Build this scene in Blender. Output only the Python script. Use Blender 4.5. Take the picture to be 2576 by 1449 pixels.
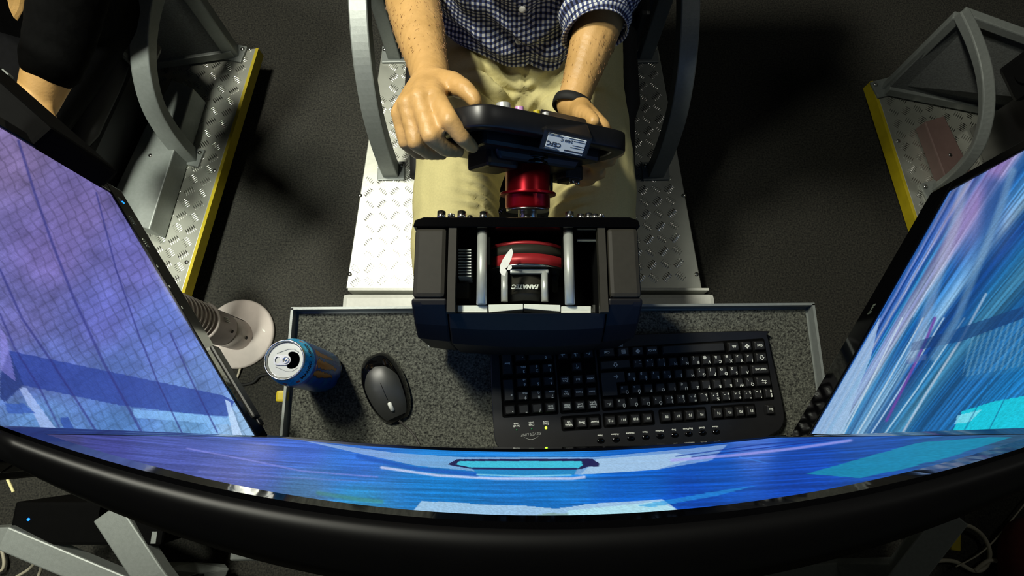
import bpy, bmesh, math, random
import numpy as np
from mathutils import Vector, Matrix

for o in list(bpy.data.objects):
    bpy.data.objects.remove(o)
S = bpy.context.scene
COL = S.collection
R = math.radians
PI = math.pi

# ------------------------------------------------------------------ camera, world, lights, exposure
CAM_Z, TILT, FOC = 1.52, R(14.0), 1450.0          # camera height, tilt from straight down, focal length in px of a 2576 px frame
cam = bpy.data.cameras.new('camera')
cam.lens = 36.0 * FOC / 2576.0
cam.sensor_width = 36.0
cam.clip_start = 0.01
camo = bpy.data.objects.new('camera', cam)
camo.location = (0, 0, CAM_Z)
camo.rotation_euler = (TILT, 0, 0)
COL.objects.link(camo)
S.camera = camo

w = bpy.data.worlds.new('dark_hall'); S.world = w
w.use_nodes = True
w.node_tree.nodes['Background'].inputs[0].default_value = (0.55, 0.60, 0.52, 1)
w.node_tree.nodes['Background'].inputs[1].default_value = 0.055

def area_lamp(name, loc, target, power, size, color, spread=180):
    l = bpy.data.lights.new(name, 'AREA'); l.shape = 'DISK'; l.size = size
    l.energy = power; l.color = color; l.spread = R(spread)
    o = bpy.data.objects.new(name, l); o.location = loc
    o.rotation_euler = (Vector(target) - Vector(loc)).to_track_quat('-Z', 'Y').to_euler()
    COL.objects.link(o); return o
area_lamp('ceiling_or_fill_lamp', (-0.82, 1.02, 2.40), (-0.2, 0.4, 0.3), 41, 0.20, (1.0, 0.97, 0.82))
area_lamp('ceiling_or_fill_lamp', (-0.72, 0.70, 2.45), (-0.4, 0.3, 0.3), 13, 0.20, (0.98, 1.0, 0.86))
area_lamp('ceiling_or_fill_lamp', (1.90, 1.00, 2.85), (1.0, 0.6, 0.2), 3.2, 0.3, (0.97, 0.97, 0.88))  # fill light added to brighten the right platform
area_lamp('ceiling_or_fill_lamp', (-0.78, -0.10, 2.80), (-1.02, 0.52, 0.1), 6, 0.25, (0.98, 1.0, 0.86), 42)  # added narrow fill light, aimed to brighten the left rig alone

S.view_settings.view_transform = 'Standard'
S.view_settings.look = 'None'
S.view_settings.exposure = 0.0
S.view_settings.gamma = 1.0
S.view_settings.use_curve_mapping = False
S.cycles.max_bounces = 8
S.cycles.transparent_max_bounces = 12

# ------------------------------------------------------------------ helpers
def at(px, py, z):
    """point of the place seen at (px, py) of the photograph, at real height z"""
    phi = TILT - math.atan((py - 724.5) / FOC)
    h = CAM_Z - z
    y = h * math.tan(phi)
    depth = h * math.cos(TILT) + y * math.sin(TILT)
    return Vector(((px - 1288.0) * depth / FOC, y, z))

def lin(r, g, b):
    f = lambda c: ((c / 255 + 0.055) / 1.055) ** 2.4 if c > 10 else c / 255 / 12.92
    return (f(r), f(g), f(b), 1.0)

MATS = {}
def mat(name, rgb, rough=0.5, metal=0.0, noise=0, amt=0.15, bump=0, bscale=None, coat=0, spec=0.5, rgb2=None, detail=4, stretch=None):
    if name in MATS: return MATS[name]
    m = bpy.data.materials.new(name); m.use_nodes = True
    nt = m.node_tree; b = nt.nodes['Principled BSDF']
    c = lin(*rgb)
    b.inputs['Base Color'].default_value = c
    b.inputs['Roughness'].default_value = rough
    b.inputs['Metallic'].default_value = metal
    b.inputs['Specular IOR Level'].default_value = spec
    if coat: b.inputs['Coat Weight'].default_value = coat; b.inputs['Coat Roughness'].default_value = 0.05
    if noise or bump:
        tc = nt.nodes.new('ShaderNodeTexCoord'); vec = tc.outputs['Object']
        if stretch:
            mp = nt.nodes.new('ShaderNodeMapping'); mp.inputs['Scale'].default_value = stretch
            nt.links.new(vec, mp.inputs[0]); vec = mp.outputs[0]
    if noise:
        n = nt.nodes.new('ShaderNodeTexNoise'); n.inputs['Scale'].default_value = noise; n.inputs['Detail'].default_value = detail
        nt.links.new(vec, n.inputs['Vector'])
        r = nt.nodes.new('ShaderNodeValToRGB')
        r.color_ramp.elements[0].position = 0.32; r.color_ramp.elements[1].position = 0.68
        r.color_ramp.elements[0].color = tuple(x * (1 - amt) for x in c[:3]) + (1,)
        r.color_ramp.elements[1].color = lin(*rgb2) if rgb2 else tuple(min(1, x * (1 + amt)) for x in c[:3]) + (1,)
        nt.links.new(n.outputs[0], r.inputs[0]); nt.links.new(r.outputs[0], b.inputs['Base Color'])
    if bump:
        n2 = nt.nodes.new('ShaderNodeTexNoise'); n2.inputs['Scale'].default_value = bscale or noise or 100; n2.inputs['Detail'].default_value = 3
        nt.links.new(vec, n2.inputs['Vector'])
        bp = nt.nodes.new('ShaderNodeBump'); bp.inputs['Strength'].default_value = bump; bp.inputs['Distance'].default_value = 0.003
        nt.links.new(n2.outputs[0], bp.inputs['Height']); nt.links.new(bp.outputs[0], b.inputs['Normal'])
    MATS[name] = m
    return m

def emit(name, rgb, strength=1.0):
    if name in MATS: return MATS[name]
    m = bpy.data.materials.new(name); m.use_nodes = True
    b = m.node_tree.nodes['Principled BSDF']
    b.inputs['Base Color'].default_value = (0.01, 0.01, 0.01, 1)
    b.inputs['Emission Color'].default_value = lin(*rgb); b.inputs['Emission Strength'].default_value = strength
    MATS[name] = m; return m

def attr_mat(name, attr, rough=0.4, metal=0.0, emission=False, coat=0, spec=0.5, noise=0):
    m = bpy.data.materials.new(name); m.use_nodes = True
    nt = m.node_tree; b = nt.nodes['Principled BSDF']
    a = nt.nodes.new('ShaderNodeAttribute'); a.attribute_name = attr
    out = a.outputs['Color']
    b.inputs['Roughness'].default_value = rough; b.inputs['Metallic'].default_value = metal
    b.inputs['Specular IOR Level'].default_value = spec
    if coat: b.inputs['Coat Weight'].default_value = coat; b.inputs['Coat Roughness'].default_value = 0.08
    if noise:
        tc = nt.nodes.new('ShaderNodeTexCoord')
        n = nt.nodes.new('ShaderNodeTexNoise'); n.inputs['Scale'].default_value = noise; n.inputs['Detail'].default_value = 3
        nt.links.new(tc.outputs['Object'], n.inputs['Vector'])
        mr = nt.nodes.new('ShaderNodeMapRange'); mr.inputs[1].default_value = 0.3; mr.inputs[2].default_value = 0.7
        mr.inputs[3].default_value = 0.78; mr.inputs[4].default_value = 1.22
        nt.links.new(n.outputs[0], mr.inputs[0])
        mx = nt.nodes.new('ShaderNodeVectorMath'); mx.operation = 'SCALE'
        nt.links.new(out, mx.inputs[0]); nt.links.new(mr.outputs[0], mx.inputs['Scale'])
        out = mx.outputs[0]
    if emission:
        b.inputs['Base Color'].default_value = (0.006, 0.006, 0.008, 1)
        nt.links.new(out, b.inputs['Emission Color']); b.inputs['Emission Strength'].default_value = 1.0
    else:
        nt.links.new(out, b.inputs['Base Color'])
    MATS[name] = m; return m

def root_mx(o):
    m = Matrix()
    while o is not None:
        m = o.matrix_basis.copy() @ m; o = o.parent
    return m

def tag(o, label=None, cat=None, group=None, kind=None):
    if label: o['label'] = label
    if cat: o['category'] = cat
    if group: o['group'] = group
    if kind: o['kind'] = kind
    return o

def thing(name, label, cat, loc=(0, 0, 0), rz=0, group=None, mx=None):
    o = bpy.data.objects.new(name, None); o.empty_display_size = 0.05
    if mx is not None: o.matrix_basis = mx
    else: o.location = loc; o.rotation_euler = (0, 0, rz)
    COL.objects.link(o)
    return tag(o, label, cat, group)

class MB:
    """collects shapes into one mesh"""
    def __init__(s): s.v = []; s.f = []; s.sm = []
    def add(s, vs, fs, smooth=False):
        n = len(s.v); s.v += [Vector(p) for p in vs]
        for f in fs: s.f.append([i + n for i in f]); s.sm.append(smooth)
        return s
    def box(s, c, size, rot=None, taper=1.0, bev=0):
        if bev:
            bm = bmesh.new(); bmesh.ops.create_cube(bm, size=1)
            for v in bm.verts:
                v.co = Vector((v.co.x * size[0] * (taper if v.co.z > 0 else 1), v.co.y * size[1] * (taper if v.co.z > 0 else 1), v.co.z * size[2]))
            bmesh.ops.bevel(bm, geom=bm.edges[:], offset=bev, segments=2, affect='EDGES', profile=0.6)
            return s.bm(bm, Matrix.Translation(c) @ (rot.to_4x4() if rot else Matrix()))
        vs = []
        for z in (-.5, .5):
            k = taper if z > 0 else 1
            for x, y in ((-.5, -.5), (.5, -.5), (.5, .5), (-.5, .5)):
                p = Vector((x * size[0] * k, y * size[1] * k, z * size[2]))
                if rot: p = rot @ p
                vs.append(p + Vector(c))
        return s.add(vs, [(3, 2, 1, 0), (4, 5, 6, 7), (0, 1, 5, 4), (1, 2, 6, 5), (2, 3, 7, 6), (3, 0, 4, 7)])
    def bm(s, bm, m=None, smooth=False):
        bm.verts.index_update()
        vs = [(m @ v.co if m is not None else v.co.copy()) for v in bm.verts]
        fs = [[v.index for v in f.verts] for f in bm.faces]
        bm.free(); return s.add(vs, fs, smooth)
    def loft(s, rings, close=True, caps=True, smooth=True):
        n = len(rings[0]); vs = [p for r in rings for p in r]; fs = []
        for i in range(len(rings) - 1):
            for j in range(n if close else n - 1):
                k = (j + 1) % n
                fs.append((i * n + j, i * n + k, (i + 1) * n + k, (i + 1) * n + j))
        s.add(vs, fs, smooth)
        if caps:
            s.add(list(rings[0]), [list(range(n))[::-1]]); s.add(list(rings[-1]), [list(range(n))])
        return s
    def cyl(s, p0, p1, r0, r1=None, seg=24, caps=True, smooth=True):
        p0 = Vector(p0); p1 = Vector(p1); r1 = r0 if r1 is None else r1
        q = (p1 - p0).to_track_quat('Z', 'Y').to_matrix()
        rings = [[q @ Vector((r * math.cos(2 * PI * j / seg), r * math.sin(2 * PI * j / seg), 0)) + p for j in range(seg)] for p, r in ((p0, r0), (p1, r1))]
        return s.loft(rings, True, caps, smooth)
    def lathe(s, prof, m=None, seg=48, caps=True, smooth=True):
        m = m if m is not None else Matrix()
        rings = [[m @ Vector((r * math.cos(2 * PI * j / seg), r * math.sin(2 * PI * j / seg), z)) for j in range(seg)] for r, z in prof]
        return s.loft(rings, True, caps, smooth)
    def tube(s, pts, rad, seg=10, sect=None, up=None, caps=True, smooth=True, closed=False):
        """sweep a circle (or the 2D section sect) along pts"""
        pts = [Vector(p) for p in pts]; n = len(pts); rings = []
        prev = Vector(up) if up else None
        for i, p in enumerate(pts):
            if closed: t = pts[(i + 1) % n] - pts[i - 1]
            else: t = pts[min(i + 1, n - 1)] - pts[max(i - 1, 0)]
            t.normalize()
            if prev is None: prev = t.orthogonal()
            u = prev - t * prev.dot(t)
            if u.length < 1e-6: u = t.orthogonal()
            u.normalize()
            if not up: prev = u
            b = t.cross(u)
            r = rad[i] if isinstance(rad, (list, tuple)) else rad
            sc = sect or [(math.cos(2 * PI * j / seg), math.sin(2 * PI * j / seg)) for j in range(seg)]
            rings.append([p + u * (a * r) + b * (c * r) for a, c in sc])
        if closed: rings.append(rings[0]); caps = False
        return s.loft(rings, True, caps, smooth)
    def prism(s, poly, z0, z1, m=None):
        m = m if m is not None else Matrix(); n = len(poly)
        vs = [m @ Vector((x, y, z0)) for x, y in poly] + [m @ Vector((x, y, z1)) for x, y in poly]
        fs = [list(range(n))[::-1], list(range(n, 2 * n))] + [(i, (i + 1) % n, n + (i + 1) % n, n + i) for i in range(n)]
        return s.add(vs, fs)
    def mesh(s, name, material=None, inv=None):
        me = bpy.data.meshes.new(name)
        vs = [(inv @ v) for v in s.v] if inv is not None else s.v
        me.from_pydata([tuple(v) for v in vs], [], s.f); me.update()
        me.polygons.foreach_set('use_smooth', s.sm)
        bm = bmesh.new(); bm.from_mesh(me)
        bmesh.ops.remove_doubles(bm, verts=bm.verts, dist=1e-6)
        bmesh.ops.recalc_face_normals(bm, faces=bm.faces)
        bm.to_mesh(me); bm.free()
        if material: me.materials.append(material)
        return me
    def build(s, name, material, parent=None, local=False, bevel=0, label=None, kind=None):
        inv = None if (parent is None or local) else root_mx(parent).inverted()
        o = bpy.data.objects.new(name, s.mesh(name, material, inv))
        COL.objects.link(o)
        if parent: o.parent = parent
        if bevel:
            md = o.modifiers.new('edge', 'BEVEL'); md.width = bevel; md.segments = 2; md.limit_method = 'ANGLE'; md.angle_limit = R(40)
        return tag(o, label, kind=kind)

def link_mesh(name, me, parent=None, loc=None, mx=None, label=None):
    o = bpy.data.objects.new(name, me); COL.objects.link(o)
    if parent: o.parent = parent
    if mx is not None: o.matrix_basis = mx
    elif loc is not None: o.location = loc
    return tag(o, label)

def grid_mesh(name, P, material, cols=None, uv=None, smooth=True, closed_u=False):
    """P: array (nv, nu, 3) of points -> mesh with optional colours and uvs"""
    nv, nu = P.shape[:2]
    me = bpy.data.meshes.new(name)
    idx = np.arange(nv * nu).reshape(nv, nu)
    a = idx[:-1, :-1].ravel(); b = idx[:-1, 1:].ravel(); c = idx[1:, 1:].ravel(); d = idx[1:, :-1].ravel()
    q = np.stack([a, b, c, d], 1)
    if closed_u:
        q2 = np.stack([idx[:-1, -1], idx[:-1, 0], idx[1:, 0], idx[1:, -1]], 1); q = np.vstack([q, q2])
    me.vertices.add(nv * nu); me.vertices.foreach_set('co', P.reshape(-1).astype(np.float32))
    me.loops.add(q.size); me.loops.foreach_set('vertex_index', q.ravel().astype(np.int32))
    me.polygons.add(len(q)); me.polygons.foreach_set('loop_start', (np.arange(len(q)) * 4).astype(np.int32))
    me.update(calc_edges=True)
    me.polygons.foreach_set('use_smooth', np.full(len(q), smooth))
    if cols is not None:
        at_ = me.color_attributes.new('picture', 'FLOAT_COLOR', 'POINT')
        c4 = np.ones((nv * nu, 4), np.float32); c4[:, :3] = cols.reshape(-1, 3)
        at_.data.foreach_set('color', c4.ravel())
    if uv is not None:
        l = me.uv_layers.new(name='UVMap')
        l.data.foreach_set('uv', uv.reshape(-1, 2)[q.ravel()].astype(np.float32).ravel())
    me.materials.append(material)
    return me

TXT = {}
def text_mesh(s, size, material, extrude=0.0, align='CENTER', shear=0.0, res=2, bold=0.0):
    k = (s, size, material.name, extrude, shear, align, bold)
    if k in TXT: return TXT[k]
    c = bpy.data.curves.new('legend', 'FONT'); c.body = s; c.size = size; c.extrude = extrude
    c.align_x = align; c.align_y = 'CENTER'; c.shear = shear; c.resolution_u = res; c.offset = bold
    c.space_line = 0.8
    o = bpy.data.objects.new('legend', c); COL.objects.link(o)
    dg = bpy.context.evaluated_depsgraph_get(); dg.update()
    me = bpy.data.meshes.new_from_object(o.evaluated_get(dg))
    bpy.data.objects.remove(o); bpy.data.curves.remove(c)
    me.materials.clear(); me.materials.append(material); me.name = 'legend'
    TXT[k] = me; return me

def flat_shape(name, loops, material, extrude=0.0):
    """filled 2D outline with holes, extruded"""
    c = bpy.data.curves.new(name, 'CURVE'); c.dimensions = '2D'; c.fill_mode = 'BOTH'; c.extrude = extrude
    for lp in loops:
        sp = c.splines.new('POLY'); sp.points.add(len(lp) - 1); sp.use_cyclic_u = True
        for p, (x, y) in zip(sp.points, lp): p.co = (x, y, 0, 1)
    o = bpy.data.objects.new(name, c); COL.objects.link(o)
    dg = bpy.context.evaluated_depsgraph_get(); dg.update()
    me = bpy.data.meshes.new_from_object(o.evaluated_get(dg))
    bpy.data.objects.remove(o); bpy.data.curves.remove(c)
    me.materials.clear(); me.materials.append(material); me.name = name
    return me

def soup(name, chains, material, voxel, parent=None, smooth_it=6, blobs=(), fn=None):
    """one continuous skin grown over tapered limbs (chains of (point, radius)) and ellipsoids"""
    mb = MB()
    def ball(p, r, rot=None, seg=14):
        if not isinstance(r, (tuple, list)): r = (r, r, r)
        rings = []
        for i in range(1, seg // 2 + 2):
            t = PI * i / (seg // 2 + 2)
            ring = []
            for j in range(seg):
                v = Vector((r[0] * math.sin(t) * math.cos(2 * PI * j / seg), r[1] * math.sin(t) * math.sin(2 * PI * j / seg), r[2] * math.cos(t)))
                if rot: v = rot @ v
                ring.append(v + Vector(p))
            rings.append(ring)
        mb.loft(rings)
    for ch in chains:
        for i, (p, r) in enumerate(ch):
            ball(p, r)
            if i: mb.cyl(ch[i - 1][0], p, ch[i - 1][1], r, seg=16)
    for b in blobs: ball(*b)
    me = bpy.data.meshes.new(name)
    me.from_pydata([tuple(v) for v in mb.v], [], mb.f); me.update()
    bm = bmesh.new(); bm.from_mesh(me); bmesh.ops.recalc_face_normals(bm, faces=bm.faces); bm.to_mesh(me); bm.free()
    o = bpy.data.objects.new(name, me); COL.objects.link(o)
    rm = o.modifiers.new('skin', 'REMESH'); rm.mode = 'VOXEL'; rm.voxel_size = voxel; rm.use_smooth_shade = True
    sm = o.modifiers.new('soft', 'SMOOTH'); sm.factor = 0.5; sm.iterations = smooth_it
    dg = bpy.context.evaluated_depsgraph_get(); dg.update()
    m2 = bpy.data.meshes.new_from_object(o.evaluated_get(dg))
    bpy.data.objects.remove(o)
    if fn is not None:
        n = len(m2.vertices); co = np.empty(n * 3, np.float32); m2.vertices.foreach_get('co', co)
        no = np.empty(n * 3, np.float32); m2.vertices.foreach_get('normal', no)
        co = co.reshape(-1, 3); no = no.reshape(-1, 3)
        co = co + no * fn(co, no)[:, None]
        m2.vertices.foreach_set('co', co.astype(np.float32).ravel()); m2.update()
    m2.polygons.foreach_set('use_smooth', np.ones(len(m2.polygons), bool))
    m2.materials.clear(); m2.materials.append(material)
    if parent: m2.transform(root_mx(parent).inverted())
    o = bpy.data.objects.new(name, m2); COL.objects.link(o)
    if parent: o.parent = parent
    return o

def catmull(pts, n=8, closed=False):
    pts = [Vector(p) for p in pts]; out = []; N = len(pts)
    for i in range(N if closed else N - 1):
        p0, p1, p2, p3 = [pts[k % N] if closed else pts[max(0, min(N - 1, k))] for k in (i - 1, i, i + 1, i + 2)]
        for j in range(n):
            t = j / n
            out.append(0.5 * ((2 * p1) + (p2 - p0) * t + (2 * p0 - 5 * p1 + 4 * p2 - p3) * t * t + (3 * p1 - p0 - 3 * p2 + p3) * t ** 3))
    if not closed: out.append(pts[-1])
    return out

# ------------------------------------------------------------------ materials
M_black = mat('black_plastic', (12, 12, 13), 0.42, noise=60, amt=0.1)
M_satin = mat('satin_black', (17, 17, 19), 0.38, noise=90, amt=0.12)
M_void = mat('matt_black', (3, 3, 3), 0.8, noise=60, amt=0.2, spec=0.06)
M_case = mat('monitor_casing', (6, 6, 7), 0.4, noise=20, amt=0.1, spec=0.14)
M_gloss = mat('gloss_black', (5, 5, 6), 0.07, noise=20, amt=0.1, coat=0.5)
M_rubber = mat('black_rubber', (14, 14, 14), 0.75, noise=40, amt=0.15)
M_seat = mat('seat_fabric', (7, 7, 8), 0.8, noise=200, amt=0.3, bump=0.3, spec=0.15)
M_alu = mat('tread_aluminium', (176, 178, 168), 0.38, 0.65, noise=9, amt=0.12, bump=0.05, bscale=60)
M_alubar = mat('tread_bar_aluminium', (222, 222, 214), 0.22, 1.0, noise=30, amt=0.08)
M_grey = mat('grey_powder_coat', (126, 131, 128), 0.42, 0.25, noise=150, amt=0.06, bump=0.06, bscale=500)
M_white = mat('white_powder_coat', (214, 216, 208), 0.45, 0.0, noise=120, amt=0.04)
M_steel = mat('bright_steel', (205, 205, 200), 0.22, 1.0, noise=80, amt=0.05)
M_satal = mat('satin_aluminium', (196, 198, 196), 0.36, 0.45, noise=120, amt=0.05)
M_yellow = mat('yellow_edge_paint', (178, 160, 22), 0.5, noise=30, amt=0.1)
M_red = mat('red_anodised', (150, 12, 28), 0.30, 0.75, noise=100, amt=0.06)
M_redm = mat('red_pulley', (160, 38, 44), 0.42, 0.3, noise=100, amt=0.06)
M_panel = mat('charcoal_panel', (42, 40, 34), 0.6, 0.0, noise=160, amt=0.06, spec=0.2)
M_navy = mat('dark_shell', (11, 11, 15), 0.5, noise=90, amt=0.1, spec=0.25)
M_key = mat('key_plastic', (20, 20, 20), 0.5, noise=90, amt=0.08)
M_leg = mat('legend_white', (215, 218, 210), 0.5, noise=50, amt=0.03)
M_leg2 = mat('legend_dim', (140, 142, 138), 0.5, noise=50, amt=0.03)
M_cord = mat('cable_white', (176, 170, 150), 0.5, noise=50, amt=0.06)
M_fan = mat('warm_grey_plastic', (196, 186, 180), 0.42, noise=60, amt=0.03)
M_fan2 = mat('warm_grey_plastic_dark', (160, 148, 146), 0.45, noise=60, amt=0.04)
M_skin = mat('skin', (196, 154, 92), 0.48, noise=24, amt=0.10, bump=0.14, bscale=240, rgb2=(208, 165, 104))
M_khaki = mat('khaki_cotton', (196, 186, 130), 0.85, noise=300, amt=0.05, bump=0.2, bscale=900)
M_tee = mat('black_knit', (3, 3, 3), 0.9, noise=150, amt=0.3, bump=0.4, bscale=60, spec=0.05)
M_liner = mat('tray_carpet', (22, 23, 20), 0.95, noise=330, amt=0.5, bump=0.9, bscale=420, rgb2=(100, 102, 92), detail=6)
M_carpet = mat('floor_carpet', (20, 20, 18), 0.97, noise=210, amt=0.45, bump=0.8, bscale=240, rgb2=(55, 54, 47), detail=5)
M_brown = mat('brown_tone', (98, 78, 74), 0.6, noise=60, amt=0.06)  # grey cover's dark reddish look from the lighting, put into the colour
M_fabric = mat('dark_mesh_cloth', (92, 95, 94), 0.9, noise=260, amt=0.25)

# ------------------------------------------------------------------ setting
fl = MB().box((0, 0.3, -0.02), (9, 9, 0.04)).build('floor', M_carpet); tag(fl, kind='structure')
cl = MB().box((0, 0.3, 3.12), (9, 9, 0.04)).build('ceiling', mat('dark_ceiling', (40, 40, 38), 0.9, noise=20, amt=0.1)); tag(cl, kind='structure')

# ------------------------------------------------------------------ tread plate platforms
DECK = 0.10
def inside(poly, x, y):
    c = False; n = len(poly)
    for i in range(n):
        x0, y0 = poly[i]; x1, y1 = poly[(i + 1) % n]
        if (y0 > y) != (y1 > y) and x < (x1 - x0) * (y - y0) / (y1 - y0) + x0: c = not c
    return c

def shrink(poly, d):
    cx = sum(p[0] for p in poly) / len(poly); cy = sum(p[1] for p in poly) / len(poly)
    return [(p[0] + (cx - p[0]) / math.hypot(cx - p[0], cy - p[1]) * d, p[1] + (cy - p[1]) / math.hypot(cx - p[0], cy - p[1]) * d) for p in poly]

def tread_bars(poly, z, ang, bound=None):
    mb = MB(); p = 0.0345
    xs = [q[0] for q in poly]; ys = [q[1] for q in poly]
    cx = (min(xs) + max(xs)) / 2; cy = (min(ys) + max(ys)) / 2
    inner = shrink(poly, 0.022); N = 45
    ca, sa = math.cos(ang), math.sin(ang)
    for i in range(-N, N):
        for j in range(-N, N):
            u, v = i * p, j * p
            x, y = cx + u * ca - v * sa, cy + u * sa + v * ca
            if not inside(inner, x, y) or (bound and not bound(x, y)): continue
            a = ang + (PI / 4 if (i + j) % 2 else -PI / 4)
            dx, dy = math.cos(a), math.sin(a)
            for k in (-2, -1, 0, 1, 2):
                ox, oy = x - dy * k * 0.0056, y + dx * k * 0.0056
                L, W = 0.0125 - abs(k) * 0.001, 0.0017
                b = 0.0012
                vs = [(ox - dx * L, oy - dy * L, z), (ox - dy * W + dx * b, oy + dx * W, z), (ox + dx * L, oy + dy * L, z), (ox + dy * W, oy - dx * W, z),
                      (ox - dx * L * .55, oy - dy * L * .55, z + .0013), (ox + dx * L * .55, oy + dy * L * .55, z + .0013)]
                mb.add(vs, [(0, 3, 4), (3, 5, 4), (3, 2, 5), (2, 1, 5), (1, 4, 5), (1, 0, 4)], True)
    return mb

def platform(poly, label, yellow=None, ang=0.0, bound=None, screws=()):
    cx = sum(p[0] for p in poly) / len(poly); cy = sum(p[1] for p in poly) / len(poly)
    t = thing('motion_platform', label, 'platform', (cx, cy, 0))
    MB().prism(poly, DECK - 0.045, DECK).build('deck', M_alu, t, bevel=0.002)
    tread_bars(poly, DECK, ang, bound).build('tread_bars', M_alubar, t, kind='stuff')
    if yellow:
        (x0, y0), (x1, y1) = yellow
        d = Vector((x1 - x0, y1 - y0, 0)).normalized(); n = Vector((d.y, -d.x, 0))
        if n.dot(Vector((cx - x0, cy - y0, 0))) > 0: n = -n
        q = [Vector((x0, y0, 0)), Vector((x1, y1, 0)), Vector((x1, y1, 0)) + n * .008, Vector((x0, y0, 0)) + n * .008]
        MB().prism([(v.x, v.y) for v in q], DECK - 0.034, DECK + .001).build('edge_strip', M_yellow, t, label='yellow painted edge strip')
    for p in shrink(poly, 0.14):
        MB().cyl((p[0], p[1], 0), (p[0], p[1], DECK - .045), .03, seg=12).build('foot', M_rubber, t)
    for (x, y) in screws:
        MB().lathe([(.0058, 0), (.0055, .0022), (.003, .0034), (.0003, .0036)], Matrix.Translation((x, y, DECK)), 10).build('screw', M_steel, t)
    return t

xy = lambda p: (p[0], p[1])
ctr = [xy(at(870, 726, DECK)), xy(at(1766, 726, DECK)), xy(at(1655, 116, DECK)), xy(at(962, 116, DECK))]
platform(ctr, 'aluminium tread plate platform under the driver in the checked shirt', None, 0.06, None,
         [xy(at(967, 126, DECK)), xy(at(906, 492, DECK)), xy(at(1720, 492, DECK)), xy(at(880, 690, DECK)), xy(at(1752, 690, DECK)), xy(at(1648, 126, DECK))])
L0, L1 = at(644, 121, DECK), at(452, 752, DECK)
dl = (L0 - L1).normalized(); nl = Vector((-dl.y, dl.x, 0))
lpoly = [xy(L1), xy(L0), xy(at(405, 152, DECK) + (at(405, 152, DECK) - L0) * 1.7), xy(L1 + nl * .62)]
platform(lpoly, 'yellow edged tread plate platform with grey guard frame, under the person in black', (xy(L1), xy(L0)), math.atan2(dl.y, dl.x) - PI / 2, None,
         [xy(at(628, 124, DECK)), xy(at(470, 660, DECK)), xy(at(540, 430, DECK))])
R0, R1 = at(2196, 204, DECK), at(2324, 600, DECK)
dr = (R0 - R1).normalized(); nr = Vector((dr.y, -dr.x, 0))
rpoly = [xy(R1), xy(R1 + nr * .62), xy(at(2440, 264, DECK) + (at(2440, 264, DECK) - R0) * 1.6), xy(R0)]
platform(rpoly, 'yellow edged tread plate platform holding the brown toned cover', (xy(R1), xy(R0)), math.atan2(dr.y, dr.x) - PI / 2, None,
         [xy(at(2203, 209, DECK)), xy(at(2259, 355, DECK)), xy(at(2318, 533, DECK))])

# white housing in front of the driver's platform
hz = 0.15
hp = [xy(at(862, 728, hz)), xy(at(1797, 724, hz))]
ha, hb = hp[0][1], hp[1][1]
t = thing('front_housing', 'white painted steel housing between the tread plate and the carpeted tray', 'housing', (0.04, 0.2, 0))
MB().box(((hp[0][0] + hp[1][0]) / 2, ha - .16, hz / 2), (hp[1][0] - hp[0][0], .30, hz), bev=.012).build('cover', M_white, t)
MB().box(((hp[0][0] + hp[1][0]) / 2, ha + .003, hz - .055), (hp[1][0] - hp[0][0] - .02, .006, .09)).build('flange', M_white, t)

# ------------------------------------------------------------------ guard frames around the seats
SQ = [(-.5, -.5), (.5, -.5), (.5, .5), (-.5, .5)]
PROF = [(.648, .10), (.653, .17), (.668, .25), (.695, .325), (.742, .388), (.80, .433), (.87, .465), (.95, .482), (1.03, .486)]
def guard(label, F, G, off, base, far=True, prof=PROF, tw=.041):
    """F, G: front and rear foot of one side; off: vector to the other side"""
    t = thing('guard_frame', label, 'frame', (F.x, F.y, DECK))
    up = off.normalized()
    sides = [Vector((0, 0, 0))] + ([off] if far else [])
    apex = []
    for k, o in enumerate(sides):
        pts = []
        for y, z in prof:
            s = (y - .648) / (1.02 - .648)
            pts.append(F.lerp(G, s) + o + Vector((0, 0, z - F.z)))
        pts = catmull(pts, 5)
        MB().tube(pts, tw, sect=SQ, up=up, smooth=False).build('arched_tube', M_grey, t, bevel=.003)
        a = pts[-1]; apex.append(a)
        g = G + o
        MB().tube([g, Vector((a.x, a.y, a.z - .008))], tw * .9, sect=SQ, up=up, smooth=False).build('rear_post', M_grey, t, bevel=.003)
        for q in (F + o, g):
            d = (G - F).normalized(); rot = Matrix((d.cross(Vector((0, 0, 1))), d, Vector((0, 0, 1)))).transposed()
            pl = MB().box(q + Vector((0, 0, .004)), (.072, .052, .007), rot, bev=.002).build('foot_plate', M_grey, t)
            for sx in (-.028, .028):
                c = q + rot @ Vector((sx, .014, .0075))
                MB().lathe([(.006, 0), (.0058, .003), (.0035, .005), (.0003, .0054)], Matrix.Translation(c), 12).build('bolt', M_steel, pl)
    b = apex[1] if far else apex[0] + off
    MB().tube([apex[0], b], tw * .9, sect=SQ, up=(0, 0, 1), smooth=False).build('crossbar', M_grey, t, bevel=.003)
    r0 = base[0]; r1 = r0 + (base[1] - r0).normalized() * off.length
    MB().tube([r0, r1], .026, sect=SQ, up=(0, 0, 1), smooth=False).build('bottom_rail', M_grey, t, bevel=.002)
    z0 = Vector((0, 0, .012))
    nn = Vector((0, .004, 0))
    q = [r0 + z0, r1 + z0, Vector((b.x, b.y, b.z)), Vector(apex[0])]
    MB().add([v + nn for v in q] + [v - nn for v in q], [(0, 1, 2, 3), (7, 6, 5, 4), (0, 1, 5, 4), (1, 2, 6, 5), (2, 3, 7, 6), (3, 0, 4, 7)]).build('back_panel', M_fabric, t, label='dark cloth panel')
    return t
Fc, Gc = at(983, 432, DECK), at(992, 140, DECK)
Fc.x = -.322; Gc.x = -.33
guard('pair of arched grey guard tubes on both sides of the checked shirt driver', Fc, Gc, Vector((.705, 0, 0)), (Gc + Vector((0, .03, .02)), Gc + Vector((.7, .03, .02))))
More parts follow.
